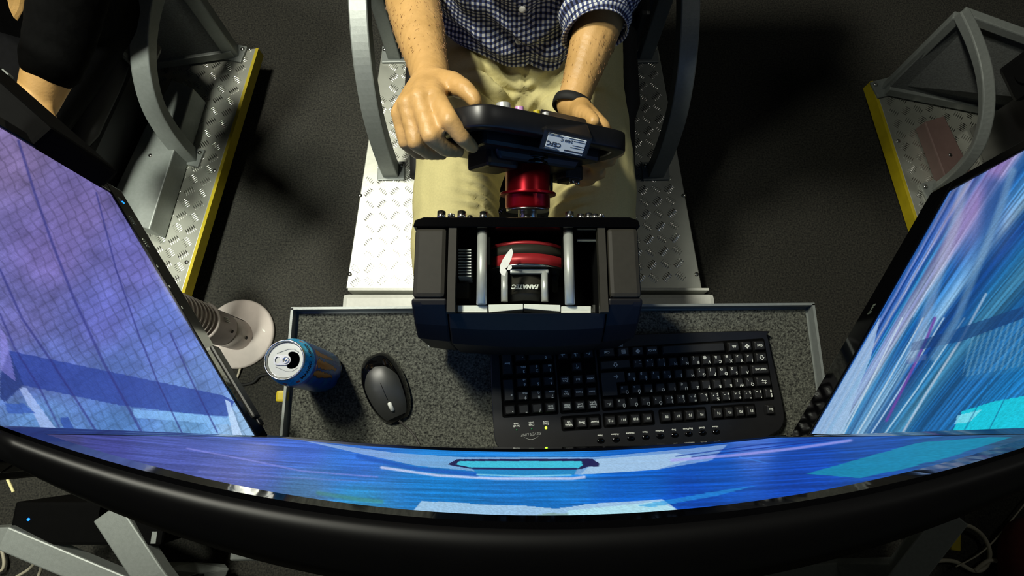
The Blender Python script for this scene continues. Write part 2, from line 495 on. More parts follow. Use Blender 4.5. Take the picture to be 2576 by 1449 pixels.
Fl, Gl = at(478, 394, DECK), at(586, 134, DECK)
b0, b1 = at(586, 128, .12), at(405, 155, .12)
low = lambda k: [(y, .10 + (z - .10) * k) for y, z in PROF]
guard('arched grey guard frame on the yellow edged platform beside the person in black', Fl, Gl, (b1 - b0).normalized() * .62, (b0, b1), prof=low(.86))
Fr, Gr = at(2352, 478, DECK), at(2226, 222, DECK)
b0, b1 = at(2232, 222, .12), at(2440, 263, .12)
gr_top = Fr.lerp(Gr, 1.03) + Vector((0, 0, .28)); gr_dir = at(2585, 100, gr_top.z) - gr_top
guard('arched grey guard frame over the brown toned cover and empty black seat', Fr, Gr, gr_dir.normalized() * .66, (b0, b1), prof=low(.74), tw=.025)

# side boxes by the seats
def side_box(name, label, m, pts, z):
    pl = [xy(at(x, y, z)) for x, y in pts]
    t = thing(name, label, 'box', (pl[0][0], pl[0][1], DECK))
    MB().prism(pl, DECK + .002, z).build('cover', m, t, bevel=.003)
    c = Vector((sum(p[0] for p in pl) / len(pl), sum(p[1] for p in pl) / len(pl), z))
    MB().lathe([(.005, 0), (.0045, .002), (.0003, .003)], Matrix.Translation(c), 10).build('screw', M_steel, t)
    return t
side_box('side_cover', 'long light grey sheet metal cover lying beside the left neighbour seat', M_grey, [(431, 200), (486, 222), (376, 577), (322, 562), (284, 487), (362, 325)], .17)
side_box('side_cover', 'rectangular cover on the tread plate at the right, toned brown for reddish light', M_brown, [(2326, 306), (2376, 291), (2462, 470), (2398, 500)], .14)

# ------------------------------------------------------------------ seats
def seat(label, mx, lever=True):
    t = thing('racing_seat', label, 'seat', mx=mx)
    b = lambda name, mb, m=M_seat: mb.build(name, m, t, local=True)
    o = MB().box((0, .02, .255), (.40, .46, .13), bev=.035).build('seat_cushion', M_seat, t, local=True)
    rb = Matrix.Rotation(R(-16), 3, 'X')
    MB().box((0, .32, .62), (.44, .10, .76), rb, bev=.04).build('backrest', M_seat, t, local=True)
    for s in (-1, 1):
        MB().tube(catmull([(s * .219, -.16, .275), (s * .223, .0, .295), (s * .223, .17, .30), (s * .225, .25, .36)], 5), [.022] * 5 + [.034] * 11, seg=12).build('seat_bolster', M_rubber, t, local=True)
        MB().tube(catmull([(s * .225, .20, .36), (s * .235, .23, .52), (s * .24, .27, .70), (s * .20, .36, .90)], 6), [.03] * 6 + [.05] * 7 + [.045] * 6, seg=12).build('back_bolster', M_satin, t, local=True)
        MB().box((s * .16, .02, .1), (.03, .40, .19)).build('mounting_rail', M_black, t, local=True)
        MB().box((s * .262, .22, .30), (.03, .09, .13), bev=.01).build('recliner_cover', M_black, t, local=True)
        MB().cyl((s * .262, .22, .30), (s * .285, .22, .30), .028, seg=16).build('recliner_knob', M_black, t, local=True)
    MB().box((0, .40, .98), (.24, .09, .16), rb, bev=.035).build('headrest', M_seat, t, local=True)
    return t
seat('black seat under the driver in the checked shirt', Matrix.Translation((.022, .69, DECK + .001)))
seat('black bucket seat with the person in black sitting in it', Matrix.Translation((-1.15, .70, DECK)) @ Matrix.Rotation(R(-14), 4, 'Z') @ Matrix.Diagonal((.92, 1, .9, 1)))
seat('empty black seat beside the brown toned cover', Matrix.Translation((1.46, .62, DECK)) @ Matrix.Rotation(R(12), 4, 'Z'))

# ------------------------------------------------------------------ carpeted tray
TZ = 0.59
tray = thing('keyboard_tray', 'black carpet lined tray with thin light metal rim holding keyboard and mouse', 'tray', (.07, .05, TZ), R(0.5))
x0, x1, y0, y1 = -.424, .419, -.16, .147
MB().box(((x0 + x1) / 2, (y0 + y1) / 2, -.004), (x1 - x0, y1 - y0, .006)).build('pan', M_grey, tray, local=True)
MB().box(((x0 + x1) / 2, (y0 + y1) / 2, 0), (x1 - x0 - .012, y1 - y0 - .012, .004)).build('carpet_liner', M_liner, tray, local=True)
for (c, s) in ((((x0 + x1) / 2, y1, .006), (x1 - x0 + .004, .004, .026)), (((x0 + x1) / 2, y0, .006), (x1 - x0 + .004, .004, .026)),
               ((x0, (y0 + y1) / 2, .006), (.004, y1 - y0, .026)), ((x1, (y0 + y1) / 2, .006), (.004, y1 - y0, .026))):
    MB().box(c, s).build('rim', M_grey, tray, local=True)
for s in (-.36, .36):
    MB().box((s, .075, -.223), (.03, .03, .43)).build('support_post', M_grey, tray, local=True)
tb = MB().box(at(711, 997, .60), (.018, .018, .012), bev=.004).build('edge_bumper', M_yellow); tag(tb, 'small yellow bumper on the left rim of the tray under the can', 'bumper')

# ------------------------------------------------------------------ wheel base
BX = .0185
base = thing('steering_motor', 'boxy black steering motor unit with clear window and red pulley, above the keyboard', 'wheel base', (BX, .18, .62))
HB, HT = .1425, .83                      # half width, top height
ZB = .655
def ypx(py, z): return at(1288, py, z).y
YF, YB = ypx(548, HT), ypx(757, HT)      # front and rear of the flat top
def xp(px, z, y):                        # x of a column seen at px on the top
    h = CAM_Z - z; return (px - 1288) * (h * math.cos(TILT) + y * math.sin(TILT)) / FOC
YR = ypx(868, .775)
def prof_x(x0, x1, sec, z_bulge=0.0, seg=1, name='shell', m=M_navy, lab=None, bev=.003):
    """extrude a y-z section between x0 and x1, the rear bowing with |x|"""
    rings = []
    for i in range(seg + 1):
        x = x0 + (x1 - x0) * i / seg
        k = ((x - BX) / HB) ** 2
        rings.append([(x, y + (bow * k), z) for y, z, bow in sec])
    return MB().loft(rings, True, True, False).build(name, m, base, bevel=bev, label=lab)
xl0, xl1 = -.123, -.083; xr0, xr1 = .120, .166
# rear dark shell: sloping away behind the top
rear = [(YB + .004, HT - .001, 0), (YB - .004, HT - .003, 0), (YR + .018, .800, .006), (YR, .772, .010), (YR + .004, ZB, .010), (YB + .004, ZB, 0)]
c_rear = [(YB - .012, HT - .012, 0), (YB - .016, HT - .016, 0), (YR + .015, .800, .006), (YR - .002, .772, .010), (YR + .002, ZB, .010), (YB - .012, ZB, 0)]
prof_x(BX - HB, BX - .0985, rear, seg=4, name='rear_shell', lab='blue black rear end cap')
prof_x(BX - .0975, BX + .0985, c_rear, seg=12, name='rear_shell')
prof_x(BX + .0995, BX + HB, rear, seg=4, name='rear_shell', lab='blue black rear end cap')
for a, b in ((BX - HB + .001, BX - .1005), (BX + .1015, BX + HB - .001)):
    sec = [(YF - .012, HT, 0), (YB + .004, HT, 0), (YB + .004, ZB, 0), (YF - .012, ZB, 0)]
    prof_x(a, b, sec, name='side_panel', m=M_panel, lab='charcoal side panel', bev=.006)
# top frame around the window
wl, wr = BX - .0885, BX + .0895
for a, b in ((BX - .0985, wl), (wr, BX + .0995)):
    MB().box(((a + b) / 2, (YF - .012 + YB - .014) / 2, HT - .006), (b - a, YF - YB + .002, .012)).build('window_post', M_panel, base)
MB().box((BX, (YF - .012 + YB - .012) / 2, ZB + .004), (.2, YF - YB, .008)).build('bottom_plate', M_black, base)
for a in (wl - .004, wr + .004):
    MB().box((a, (YF + YB) / 2 - .01, (HT + ZB) / 2 - .008), (.004, YF - YB, HT - ZB - .02)).build('inner_wall', M_black, base)
gl = bpy.data.materials.new('clear_acrylic'); gl.use_nodes = True
nt = gl.node_tree; nt.nodes.remove(nt.nodes['Principled BSDF'])
tr_ = nt.nodes.new('ShaderNodeBsdfTransparent'); tr_.inputs[0].default_value = (.97, .98, .97, 1)
gs_ = nt.nodes.new('ShaderNodeBsdfGlossy'); gs_.inputs['Roughness'].default_value = .03
fr_ = nt.nodes.new('ShaderNodeFresnel'); fr_.inputs[0].default_value = 1.3
mx_ = nt.nodes.new('ShaderNodeMixShader'); nt.links.new(fr_.outputs[0], mx_.inputs[0]); nt.links.new(tr_.outputs[0], mx_.inputs[1]); nt.links.new(gs_.outputs[0], mx_.inputs[2])
nt.links.new(mx_.outputs[0], nt.nodes['Material Output'].inputs['Surface'])
MB().box(((wl + wr) / 2, (YF - .012 + YB - .012) / 2, HT + .0008), (wr - wl, YF - YB, .0012)).build('window_pane', gl, base, label='clear acrylic window')
# front plate with bolts
fp = [(BX - HB - .001, YF - .013), (BX + HB + .001, YF - .013), (BX + HB - .001, YF - .004), (BX + HB - .012, YF), (BX - HB + .012, YF), (BX - HB + .001, YF - .004)]
MB().prism(fp, ZB, HT + .003).build('front_plate', M_gloss, base, bevel=.0012)
for px, r, ln in ((1110, .0056, .012), (1135, .0048, .008), (1161, .0056, .012), (1182, .0036, .006), (1216, .0052, .011), (1433, .0056, .011), (1461, .0046, .008), (1481, .005, .009), (1497, .0046, .008), (1513, .004, .007)):
    z = HT - .007; x = xp(px, z, YF); b = MB()
    b.cyl((x, YF - .001, z), (x, YF + ln - .001, z), r, r * .97, seg=14); b.cyl((x, YF + ln - .001, z), (x, YF + ln, z), r * .97, r * .6, seg=14)
    b.build('cap_bolt', M_steel, base)
# inside
ZW = HT - .010
for px in (1212, 1432):
    x = xp(px, HT - .012, .2)
    MB().cyl((x, YF - .013, HT - .014), (x, YB - .001, HT - .014), .0064, seg=24).build('long_rod', M_satal, base)
AXZ = .750
ax = BX
pr = .0595
y_a, y_b, y_c, y_d = ypx(607, .808), ypx(615, .808), ypx(638, .808), ypx(665, .808)
MB().cyl((ax, y_b, AXZ), (ax, y_a, AXZ), pr + .001, seg=64).cyl((ax, y_d, AXZ), (ax, y_c, AXZ), pr + .001, seg=64).build('pulley', M_redm, base, label='red belt pulley')
mb = MB()
mb.cyl((ax, y_c, AXZ), (ax, y_b, AXZ), pr + .0006, seg=64)
mb.build('drive_belt', M_panel, base)
MB().cyl((ax, y_d - .0025, AXZ), (ax, y_d, AXZ), pr + .003, seg=64).build('washer', M_steel, base)
MB().box((ax + .004, ypx(682, .80), .797), (.05, .006, .008), bev=.002).build('standoff_plate', M_satal, base)
ym0, ym1 = ypx(764, .775), ypx(686, .775)
for s in (-1, 1):
    MB().box((ax + s * .0535, (y_a + y_d) / 2, .757), (.014, y_a - y_d + .006, .118)).build('pulley_guard', M_void, base)
MB().cyl((ax, ym0, .764), (ax, ym1, .764), .030, seg=48).build('motor', M_black, base)
ybA, ybB = ypx(746, .775), ypx(700, .775)
mo = MB().cyl((ax, ybA, .764), (ax, ybB, .764), .0306, seg=48).build('motor_label_band', M_panel, base)
for px in (1269, 1370):
    x = xp(px, .797, .18)
    MB().cyl((x, ym0 - .002, .797), (x, ypx(684, .797), .797), .0045, seg=18).build('short_rod', M_satal, base)
# bracket pieces at the rear of the window
yb0 = YB - .010
def pxy(px, py, z=.812): return xy(at(px, py, z))
for poly in ([(1150, 768), (1226, 768), (1226, 786), (1150, 786)], [(1228, 766), (1316, 764), (1316, 778), (1230, 786)], [(1318, 764), (1410, 767), (1410, 784), (1318, 776)], [(1412, 770), (1487, 770), (1487, 788), (1412, 788)]):
    MB().prism([pxy(x, y) for x, y in poly], .79, .812).build('rear_bracket', M_white, base, bevel=.0008)
for px in (1149, 1494):
    MB().prism([pxy(px - 3, 767), pxy(px + 3, 767), pxy(px + 3, 786), pxy(px - 3, 786)], .79, .812).build('bracket_tab', M_steel, base)
# cooling fins
for i in range(10):
    y = ypx(628.5 + i * 7.35, .80)
    MB().box((xp(1169, .80, y), y, .785), (.0165, .0014, .03)).build('cooling_fin', M_satal, base)
MB().box((xp(1149, .80, .21), ypx(662, .80), .78), (.006, .034, .03)).build('fin_block', M_black, base)
MB().box((xp(1160, .79, .17), ypx(728, .79), .77), (.02, .022, .03), bev=.003).build('connector_block', M_panel, base)
MB().box((xp(1478, .80, .2), ypx(605, .80), .80), (.025, .0028, .003)).build('wire_clip', M_white, base)
MB().prism([pxy(1388, 674, .76), pxy(1404, 674, .76), pxy(1404, 734, .76), pxy(1396, 738, .76), pxy(1388, 732, .76)], .752, .76).build('slotted_link', M_panel, base)
MB().cyl((xp(1396, .762, .19), ypx(702, .762), .759), (xp(1396, .762, .19), ypx(702, .762), .7625), .003, seg=12).build('link_pin', M_black, base)
# white smear on the pane, built as thin flat pieces
tp = [(1287, 625), (1291, 634), (1287, 650), (1279, 668), (1274, 682), (1270, 694), (1262, 692), (1257, 683), (1258, 668), (1264, 654), (1273, 640), (1281, 630)]
MB().prism([pxy(x, y, HT + .002) for x, y in tp], HT + .0016, HT + .0024).build('white_smear', M_white, base, label='white smear')
tp = [(1271, 676), (1281, 668), (1287, 667), (1288, 675), (1281, 680), (1274, 679)]
MB().prism([pxy(x, y, HT + .002) for x, y in tp], HT + .0016, HT + .0024).build('white_smear', M_white, base, label='white smear')
# lettering on the motor, upside down from the screen side
me = text_mesh('FANATEC', .0078, M_leg, .0002, shear=.25, bold=.0004)
o = link_mesh('lettering', me, mo); rmx = root_mx(base).inverted()
o.matrix_basis = rmx @ Matrix.Translation((ax - .001, ypx(721, .795), .7952)) @ Matrix.Rotation(PI, 4, 'Z')
# under-bracket seen at the sides
mnt = thing('wheel_mount', 'grey steel bracket carrying the wheel base above the tray', 'bracket', (BX, .18, .1))
MB().box((BX + .002, .19, .649), (.294, .13, .010)).build('mounting_plate', M_grey, mnt)
MB().box((BX + .002, .235, .40), (.05, .05, .496)).build('upright', M_grey, mnt)
MB().box((BX, .235, .16), (.10, .10, .02)).build('post_foot', M_grey, mnt)

# ------------------------------------------------------------------ steering wheel with quick release
TA, RHO = R(15), R(35)
nrm = Vector((0, math.cos(TA), math.sin(TA)))
A0 = Vector((BX + .004, YF, .735))
def axp(y): return A0 + nrm * ((y - A0.y) / nrm.y)
sw = thing('steering_wheel', 'black racing wheel on red quick release hub gripped by both hands', 'steering wheel', mx=Matrix.Translation(axp(.42)))
def ringy(name, ys, m, seg=48, lab=None):
    mb = MB(); q = nrm.to_track_quat('Z', 'Y').to_matrix().to_4x4()
    prof = [(r, (y - A0.y) / nrm.y) for y, r in ys]
    mb.lathe(prof, Matrix.Translation(A0) @ q, seg)
    return mb.build(name, m, sw, bevel=.0006, label=lab)
Z0 = .775
qy = lambda py: ypx(py, .752)
ringy('shaft', [(qy(549), .0135), (qy(528), .0135)], M_steel, lab='bright steel shaft')
ringy('collar_ring', [(qy(529), .030), (qy(524), .031)], M_steel)
qr = ringy('release_hub', [(qy(523), .0305), (qy(519), .0318), (qy(493), .0318), (qy(493), .0402), (qy(487), .0402), (qy(487), .0318), (qy(430), .0318), (qy(428), .031)], M_red, lab='red anodised quick release hub')
ringy('locking_ring', [(qy(428), .029), (qy(426), .030), (qy(420), .030), (qy(419), .0275), (qy(415), .0275), (qy(414), .031), (qy(409), .031), (qy(408), .0285), (qy(396), .0285), (qy(395), .032), (qy(384), .032)], M_gloss, lab='ribbed black locking ring')
Xv = Vector((1, 0, 0)); Yv = Vector((0, -math.sin(TA), math.cos(TA)))
e1 = Xv * math.cos(RHO) - Yv * math.sin(RHO); e2 = Xv * math.sin(RHO) + Yv * math.cos(RHO)
WC = axp(ypx(352, .765)) ; WC = axp(.405); WC.x += .004
WM = Matrix((( e1.x, e2.x, -nrm.x, WC.x), (e1.y, e2.y, -nrm.y, WC.y), (e1.z, e2.z, -nrm.z, WC.z), (0, 0, 0, 1)))   # local z points to the screens
def wb(mb, name, m, bevel=0, label=None, parent=None):
    mb.v = [WM @ v for v in mb.v]
    o = mb.build(name, m, parent or sw, bevel=bevel, label=label); return o
half = [(.134, -.005), (.130, .030), (.121, .052), (.108, .0605), (.075, .063), (0, .064)]
low = [(.134, -.03), (.132, -.058), (.112, -.078), (.08, -.088), (.04, -.090)]
pts2 = [(x, y) for x, y in half] + [(-x, y) for x, y in half[::-1][1:]] + [(-x, y) for x, y in low] + [(x, y) for x, y in low[::-1]]
rim = catmull([(x, y, 0) for x, y in pts2], 4, True)
RS = [(.5 * math.copysign(abs(math.cos(a)) ** .3, math.cos(a)), .5 * math.copysign(abs(math.sin(a)) ** .3, math.sin(a))) for a in [2 * PI * j / 16 for j in range(16)]]
RS = [(a * .95, b * .72) for a, b in RS]
wb(MB().tube(rim, .030, sect=RS, up=(0, 0, 1), closed=True), 'rim', M_satin, label='thick black rubber rim')
plate = [(-.125, .042), (-.10, .054), (.10, .054), (.125, .042), (.134, 0), (.128, -.05), (.10, -.075), (-.10, -.075), (-.128, -.05), (-.134, 0)]
wb(MB().prism(plate, -.012, -.004), 'face_plate', M_black, .001)
wb(MB().box((-.002, -.01, .010), (.205, .098, .034), bev=.006), 'rear_housing', M_satin)
wb(MB().box((.0, -.012, .032), (.15, .075, .014), taper=.9, bev=.004), 'rear_housing_step', M_satin)
wb(MB().box((-.058, -.010, .034), (.050, .055, .030), bev=.005), 'paddle_block', M_black)
wb(MB().box((.088, -.028, .036), (.036, .045, .024), bev=.004), 'paddle_block', M_black)
wb(MB().box((.081, -.012, .050), (.022, .028, .006), bev=.001), 'shift_paddle', M_satin)
for x, y in ((.078, .0), (.092, -.004)):
    wb(MB().cyl((x, y, .050), (x, y, .0555), .0042, seg=12), 'paddle_bolt', M_steel)
wb(MB().cyl((.064, -.035, .03), (.064, -.035, .064), .0042, seg=10), 'plunger', M_black)
# printed rating sticker on the sloping back
M_stk = mat('sticker_white', (205, 215, 222), 0.45, noise=60, amt=0.04)
M_ink = mat('sticker_ink', (40, 46, 60), 0.6, noise=60, amt=0.05)
SC = [at(1381, 336, .850), at(1477, 353, .840), at(1462, 394, .824), at(1371, 371, .834)]
su = ((SC[1] - SC[0]) + (SC[2] - SC[3])).normalized(); sv0 = ((SC[0] - SC[3]) + (SC[1] - SC[2]))
sv = (sv0 - su * sv0.dot(su)).normalized(); sn = su.cross(sv)
sc = sum(SC, Vector()) / 4
SMX = Matrix(((su.x, sv.x, sn.x, sc.x), (su.y, sv.y, sn.y, sc.y), (su.z, sv.z, sn.z, sc.z), (0, 0, 0, 1)))
sw_, sh_ = (SC[1] - SC[0]).length, sv0.length / 2
mb = MB().box((0, 0, -.036), (sw_ + .014, sh_ + .010, .070), bev=.003); mb.v = [SMX @ v for v in mb.v]
wed = mb.build('label_wedge', M_satin, sw)
mb = MB().box((0, 0, -.0004), (sw_, sh_, .0016), bev=.0005); mb.v = [SMX @ v for v in mb.v]
stk = mb.build('rating_sticker', M_stk, sw, label='white rating sticker with small print')
def stick_txt(s, x, y, size, bold=0.0):
    o = link_mesh('sticker_print', text_mesh(s, size, M_ink, .0001, bold=bold), wed)
    o.matrix_basis = root_mx(sw).inverted() @ SMX @ Matrix.Translation((x, y, .0007)) @ Matrix.Rotation(PI, 4, 'Z')
stick_txt('FC', -.0205, -.002, .008, .0002); stick_txt('CE', -.0105, -.0025, .008, .0002)
stick_txt('2400 C', .000, .0055, .0055)
mb = MB()
for x, y, l in ((-.018, .0105, .02), (-.016, .0088, .022), (.018, .0068, .018), (.018, .001, .018), (.017, -.002, .02), (.012, .0095, .02), (-.018, -.0082, .018), (-.017, -.0098, .022)):
    mb.box((x, y, .0006), (l, .0007, .0002))
mb.box((.013, -.0075, .0006), (.026, .0018, .0002))
mb.v = [SMX @ v for v in mb.v]; mb.build('sticker_print', M_ink, wed)
# controls on the driver's side
M_pink = mat('pink_button', (205, 150, 205), 0.35, noise=40, amt=.03); M_blueb = mat('blue_button', (40, 80, 190), 0.35, noise=40, amt=.03)
for x, y, m, r, l in ((-.082, .052, M_satal, .010, .020), (-.060, .056, M_pink, .006, .017), (-.035, .06, M_yellow, .005, .014), (-.02, .06, M_satal, .005, .014), (.112, .022, M_blueb, .006, .022), (.122, .010, M_pink, .0055, .020), (.128, -.004, M_satal, .0055, .018)):
    wb(MB().cyl((x, y, -.010), (x, y, -.014 - l * .5), r, r * .92, seg=16), 'thumb_button', m, .0005)

# ------------------------------------------------------------------ keyboard
KO = at(1283, 1031, .616)
KR = R(3.6)
kb = thing('keyboard', 'black wired keyboard with white legends and a lit green lamp on the tray', 'keyboard', (KO.x, KO.y, .592), KR)
KX = lambda u: (.0214 * u - .00012 * u * u) - .0107           # keys run from the number pad (u = 0) to the Tab side (u = 22.5)
KP = .0198
def KY(r, u): return r * KP * (1.03 - .09 * u / 22.5)
def rrect(x0, y0, x1, y1, r, n=4):
    pts = []
    for cx, cy, a in ((x1 - r, y1 - r, 0), (x0 + r, y1 - r, 90), (x0 + r, y0 + r, 180), (x1 - r, y0 + r, 270)):
        for i in range(n + 1):
            t = R(a + 90 * i / n); pts.append((cx + r * math.cos(t), cy + r * math.sin(t)))
    return pts
bx0, bx1 = KX(-.75), KX(23.3)
outl = [(bx0 + .004, -.052), (bx0 + .022, -.066), (bx0 + .08, -.073), (.2, -.074), (bx1 - .06, -.068), (bx1 - .02, -.060), (bx1 - .004, -.046), (bx1, -.02), (bx1 - .004, .06), (bx1 - .006, .09), (bx1 - .018, .099), (.2, .106), (bx0 + .02, .112), (bx0 + .004, .10), (bx0, .05), (bx0, -.03)]
outl = [(p.x, p.y) for p in catmull([(x, y, 0) for x, y in outl], 4, True)]
MB().prism(outl, .001, .017).build('case', M_satin, kb, local=True, bevel=.006)
for (u0, u1, r0, r1) in ((-.08, 4.08, -.55, 4.5), (4.2, 7.3, -.55, 4.5), (7.45, 22.55, -.55, 4.5), (4.2, 7.3, -1.85, -.72), (7.45, 11.6, -1.85, -.72), (12.0, 16.1, -1.85, -.72), (16.5, 20.6, -1.85, -.72)):
    uc = (u0 + u1) / 2
    MB().prism(rrect(KX(u0), KY(r0, uc), KX(u1), KY(r1, uc), .003), .0168, .0176).build('key_well', M_void, kb, local=True)
KEYS = {}
def key(u, r, wu=1.0, hr=1.0, main='', up='', alt='', size=.0056, ctr=False):
    uc = u + wu / 2
    x0, x1 = KX(u) + .0014, KX(u + wu) - .0014
    hgt = KP * hr - .0034
    kw = (round(x1 - x0, 3), round(hgt, 3))
    if kw not in KEYS:
        mb = MB(); a, b = kw[0] / 2, kw[1] / 2
        rings = []
        for s, z in ((0, 0), (.0012, .0052), (.0026, .0068)):
            rings.append([Vector((x, y, z)) for x, y in rrect(-a + s, -b + s, a - s, b - s, .0016, 2)])
        mb.loft(rings, True, True, False)
        KEYS[kw] = mb.mesh('key', M_key)
    k = link_mesh('key', KEYS[kw], kb, ((x0 + x1) / 2, KY(r, uc) + (hr - 1) * KP / 2, .0172))
    k.rotation_euler = (0, 0, -R(1.0) * (uc - 11) / 11)
    def leg(s, x, y, sz):
        o = link_mesh('legend', text_mesh(s, sz, M_leg, .00005, bold=.00012), k)
        o.scale = (1, 1, 1); o.matrix_basis = Matrix.Translation((x, y, .00695)) @ Matrix.Diagonal((1.12, 1.12, 1, 1)) @ Matrix.Rotation(PI, 4, 'Z')
    W, H = kw
    if ctr:
        if main: leg(main, 0, 0, size)
    else:
        if main: leg(main, W * .22, -H * .22, size)
        if up: leg(up, W * .20, H * .22, size * (.9 if len(up) < 3 else .55))
        if alt: leg(alt, -W * .22, H * .22, size * .85)
    return k
# main block, from the Enter side to the Tab side
num = [('←', '', ''), ('Ű', '', '¤'), ('Ó', '', '¸'), ('Ü', '', '¨'), ('Ö', '', '"'), (')', '9', '´'), ('(', '8', '˙'), ('=', '7', '`'), ('/', '6', '˛'), ('%', '5', '°'), ('!', '4', '˘'), ('+', '3', '^'), ('"', '2', 'ˇ'), ("'", '1', '~'), ('§', '0', '')]
for i, (m_, u_, a_) in enumerate(num): key(7.5 + i, 0, 1, 1, m_, u_, a_, ctr=(i == 0), size=.0075 if i == 0 else .0056)
for i, c in enumerate('ÚŐPOIUZTREWQ'): key(8.85 + i, 1, 1, 1, c, alt={'Ú': '×', 'Ő': '÷', 'U': '€', 'W': '|', 'Q': '\\'}.get(c, ''))
key(20.85, 1, 1.65, 1, '⇆', ctr=True, size=.007)
for i, c in enumerate('ÁÉLKJHGFDSA'): key(9.55 + i, 2, 1, 1, c, alt={'Á': 'ß', 'É': '$', 'L': 'Ł', 'K': 'ł', 'G': ']', 'F': '[', 'D': 'Đ', 'S': 'đ'}.get(c, ''))
key(20.6, 2, 1.9, 1, 'Caps Lock', ctr=True, size=.0036)
for i, (c, u_, a_) in enumerate([('_', '-', '*'), (':', '.', '>'), ('?', ',', ';'), ('M', '', ''), ('N', '', '}'), ('B', '', '{'), ('V', '', '@'), ('C', '', '&'), ('X', '', '#'), ('Y', '', '>'), ('Í', '', '<')]): key(10.2 + i, 3, 1, 1, c, u_, a_)
key(7.5, 3, 2.7, 1, '⇧', ctr=True, size=.008); key(21.2, 3, 1.3, 1, '⇧', ctr=True, size=.008)
# the big L-shaped Enter
xa, xb, xc = KX(7.5) + .0014, KX(8.85) - .0014, KX(9.55) - .0014
ya, yb, yc = KY(.57, 8.2), KY(1.57, 8.2), KY(2.43, 8.2)
L = [(xa, ya), (xb, ya), (xb, yb), (xc, yb), (xc, yc), (xa, yc)]
mb = MB(); mb.prism(L, .0172, .0236)
ek = mb.build('key', M_key, kb, local=True, bevel=.0012)
o = link_mesh('legend', text_mesh('←', .010, M_leg, .00005), ek); o.matrix_basis = Matrix.Translation((xb, KY(2.05, 8), .0238)) @ Matrix.Rotation(PI, 4, 'Z')
for u, w_, s in ((7.5, 1.5, 'Ctrl'), (9.0, 1.2, '▤'), (10.2, 1.2, '❖'), (11.4, 1.25, 'Alt Gr'), (12.75, 5.9, ''), (18.75, 1.25, 'Alt'), (20.0, 1.2, '❖'), (21.2, 1.3, 'Ctrl')):
    key(u, 4, w_, 1, s, ctr=True, size=.007 if s in '▤❖' else .0046)
# cursor block
for i, row in enumerate([['Pause\nBreak', 'Scroll\nLock', 'Print\nScreen\nSysRq'], ['Page\nUp', 'Home', 'Insert'], ['Page\nDown', 'End', 'Delete']]):
    for j, s in enumerate(row): key(4.25 + j, i, 1, 1, s, ctr=True, size=.0036)
key(5.25, 3, 1, 1, '↑', ctr=True, size=.008)
for j, s in enumerate('→↓←'): key(4.25 + j, 4, 1, 1, s, ctr=True, size=.008)
# number pad
for j, s in enumerate(['-', '*', '/', 'Num\nLock']): key(j, 0, 1, 1, s, ctr=(j == 3), size=.0036 if j == 3 else .006)
key(0, 1, 1, 2, '+'); key(0, 3, 1, 2, 'Enter', ctr=True, size=.0036)
for j, (s, u_) in enumerate([('9', 'PgUp'), ('8', '↑'), ('7', 'Home')]): key(1 + j, 1, 1, 1, s, u_)
for j, (s, u_) in enumerate([('6', '→'), ('5', ''), ('4', '←')]): key(1 + j, 2, 1, 1, s, u_)
for j, (s, u_) in enumerate([('3', 'PgDn'), ('2', '↓'), ('1', 'End')]): key(1 + j, 3, 1, 1, s, u_)
key(1, 4, 1, 1, '.', 'Del'); key(2, 4, 2, 1, '0', 'Ins')
# top row and media buttons
for j, s in enumerate(['Wake\nUp', 'Sleep', 'Power']): key(4.25 + j, -1.3, 1, 1, s, ctr=True, size=.004)
for j in range(4): key(7.5 + j, -1.3, 1, 1, 'F%d' % (12 - j), ctr=True, size=.0046)
for j in range(4): key(12.05 + j, -1.3, 1, 1, 'F%d' % (8 - j), ctr=True, size=.0046)
for j in range(4): key(16.55 + j, -1.3, 1, 1, 'F%d' % (4 - j), ctr=True, size=.0046)
key(21.4, -1.3, 1, 1, 'Esc', ctr=True, size=.004)
for j, s in enumerate(['Mute', '-Volume', '+Volume', 'Next', 'Previous', 'Stop', 'Play/Pause', 'E-mail', 'Home']):
    u = 7.1 + j * 1.2
    bt = MB().lathe([(.0052, 0), (.0050, .0016), (.0030, .0026), (.0003, .0028)], Matrix.Translation((KX(u), KY(-2.75, u), .0165)) @ Matrix.Diagonal((1.2, .8, 1, 1)), 14).build('media_button', M_gloss, kb, local=True)
    o = link_mesh('legend', text_mesh(s, .0036, M_leg, .00005, bold=.0001), bt); o.matrix_basis = Matrix.Translation((KX(u), KY(-2.35, u), .0172)) @ Matrix.Rotation(PI, 4, 'Z')
M_led = emit('green_lamp', (150, 255, 30), 9.0); M_ledoff = mat('green_lens', (30, 130, 60), .3, noise=20, amt=.05)
for u, s, m in ((.9, 'Scroll\nLock', M_ledoff), (2.0, 'Caps\nLock', M_ledoff), (3.05, 'Num\nLock', M_led)):
    lb = MB().lathe([(.0021 if m is M_led else .0014, 0), (.0016 if m is M_led else .001, .001), (.0002, .0014)], Matrix.Translation((KX(u), KY(-1.5, u), .0168)), 14).build('indicator_lamp', m, kb, local=True, label='lit green indicator lamp' if m is M_led else None)
    o = link_mesh('legend', text_mesh(s, .0042, M_leg, .00005, bold=.0001), lb); o.matrix_basis = Matrix.Translation((KX(u), KY(-1.13, u), .0172)) @ Matrix.Rotation(PI, 4, 'Z')
lt = link_mesh('lettering', text_mesh('SILVER LINE', .0060, M_leg2, .00005, shear=.3), kb, mx=Matrix.Translation((KX(1.95), KY(-1.88, 2), .0173)) @ Matrix.Rotation(PI + R(2), 4, 'Z'))
arc = [(KX(1.4) + .022 * t, KY(-2.08, 2) - .004 * math.sin(PI * t), .0173) for t in [i / 12 for i in range(13)]]
MB().tube(arc, [.00015 + .0004 * math.sin(PI * i / 12) for i in range(13)], seg=5).build('logo_swoosh', M_leg2, kb, local=True)

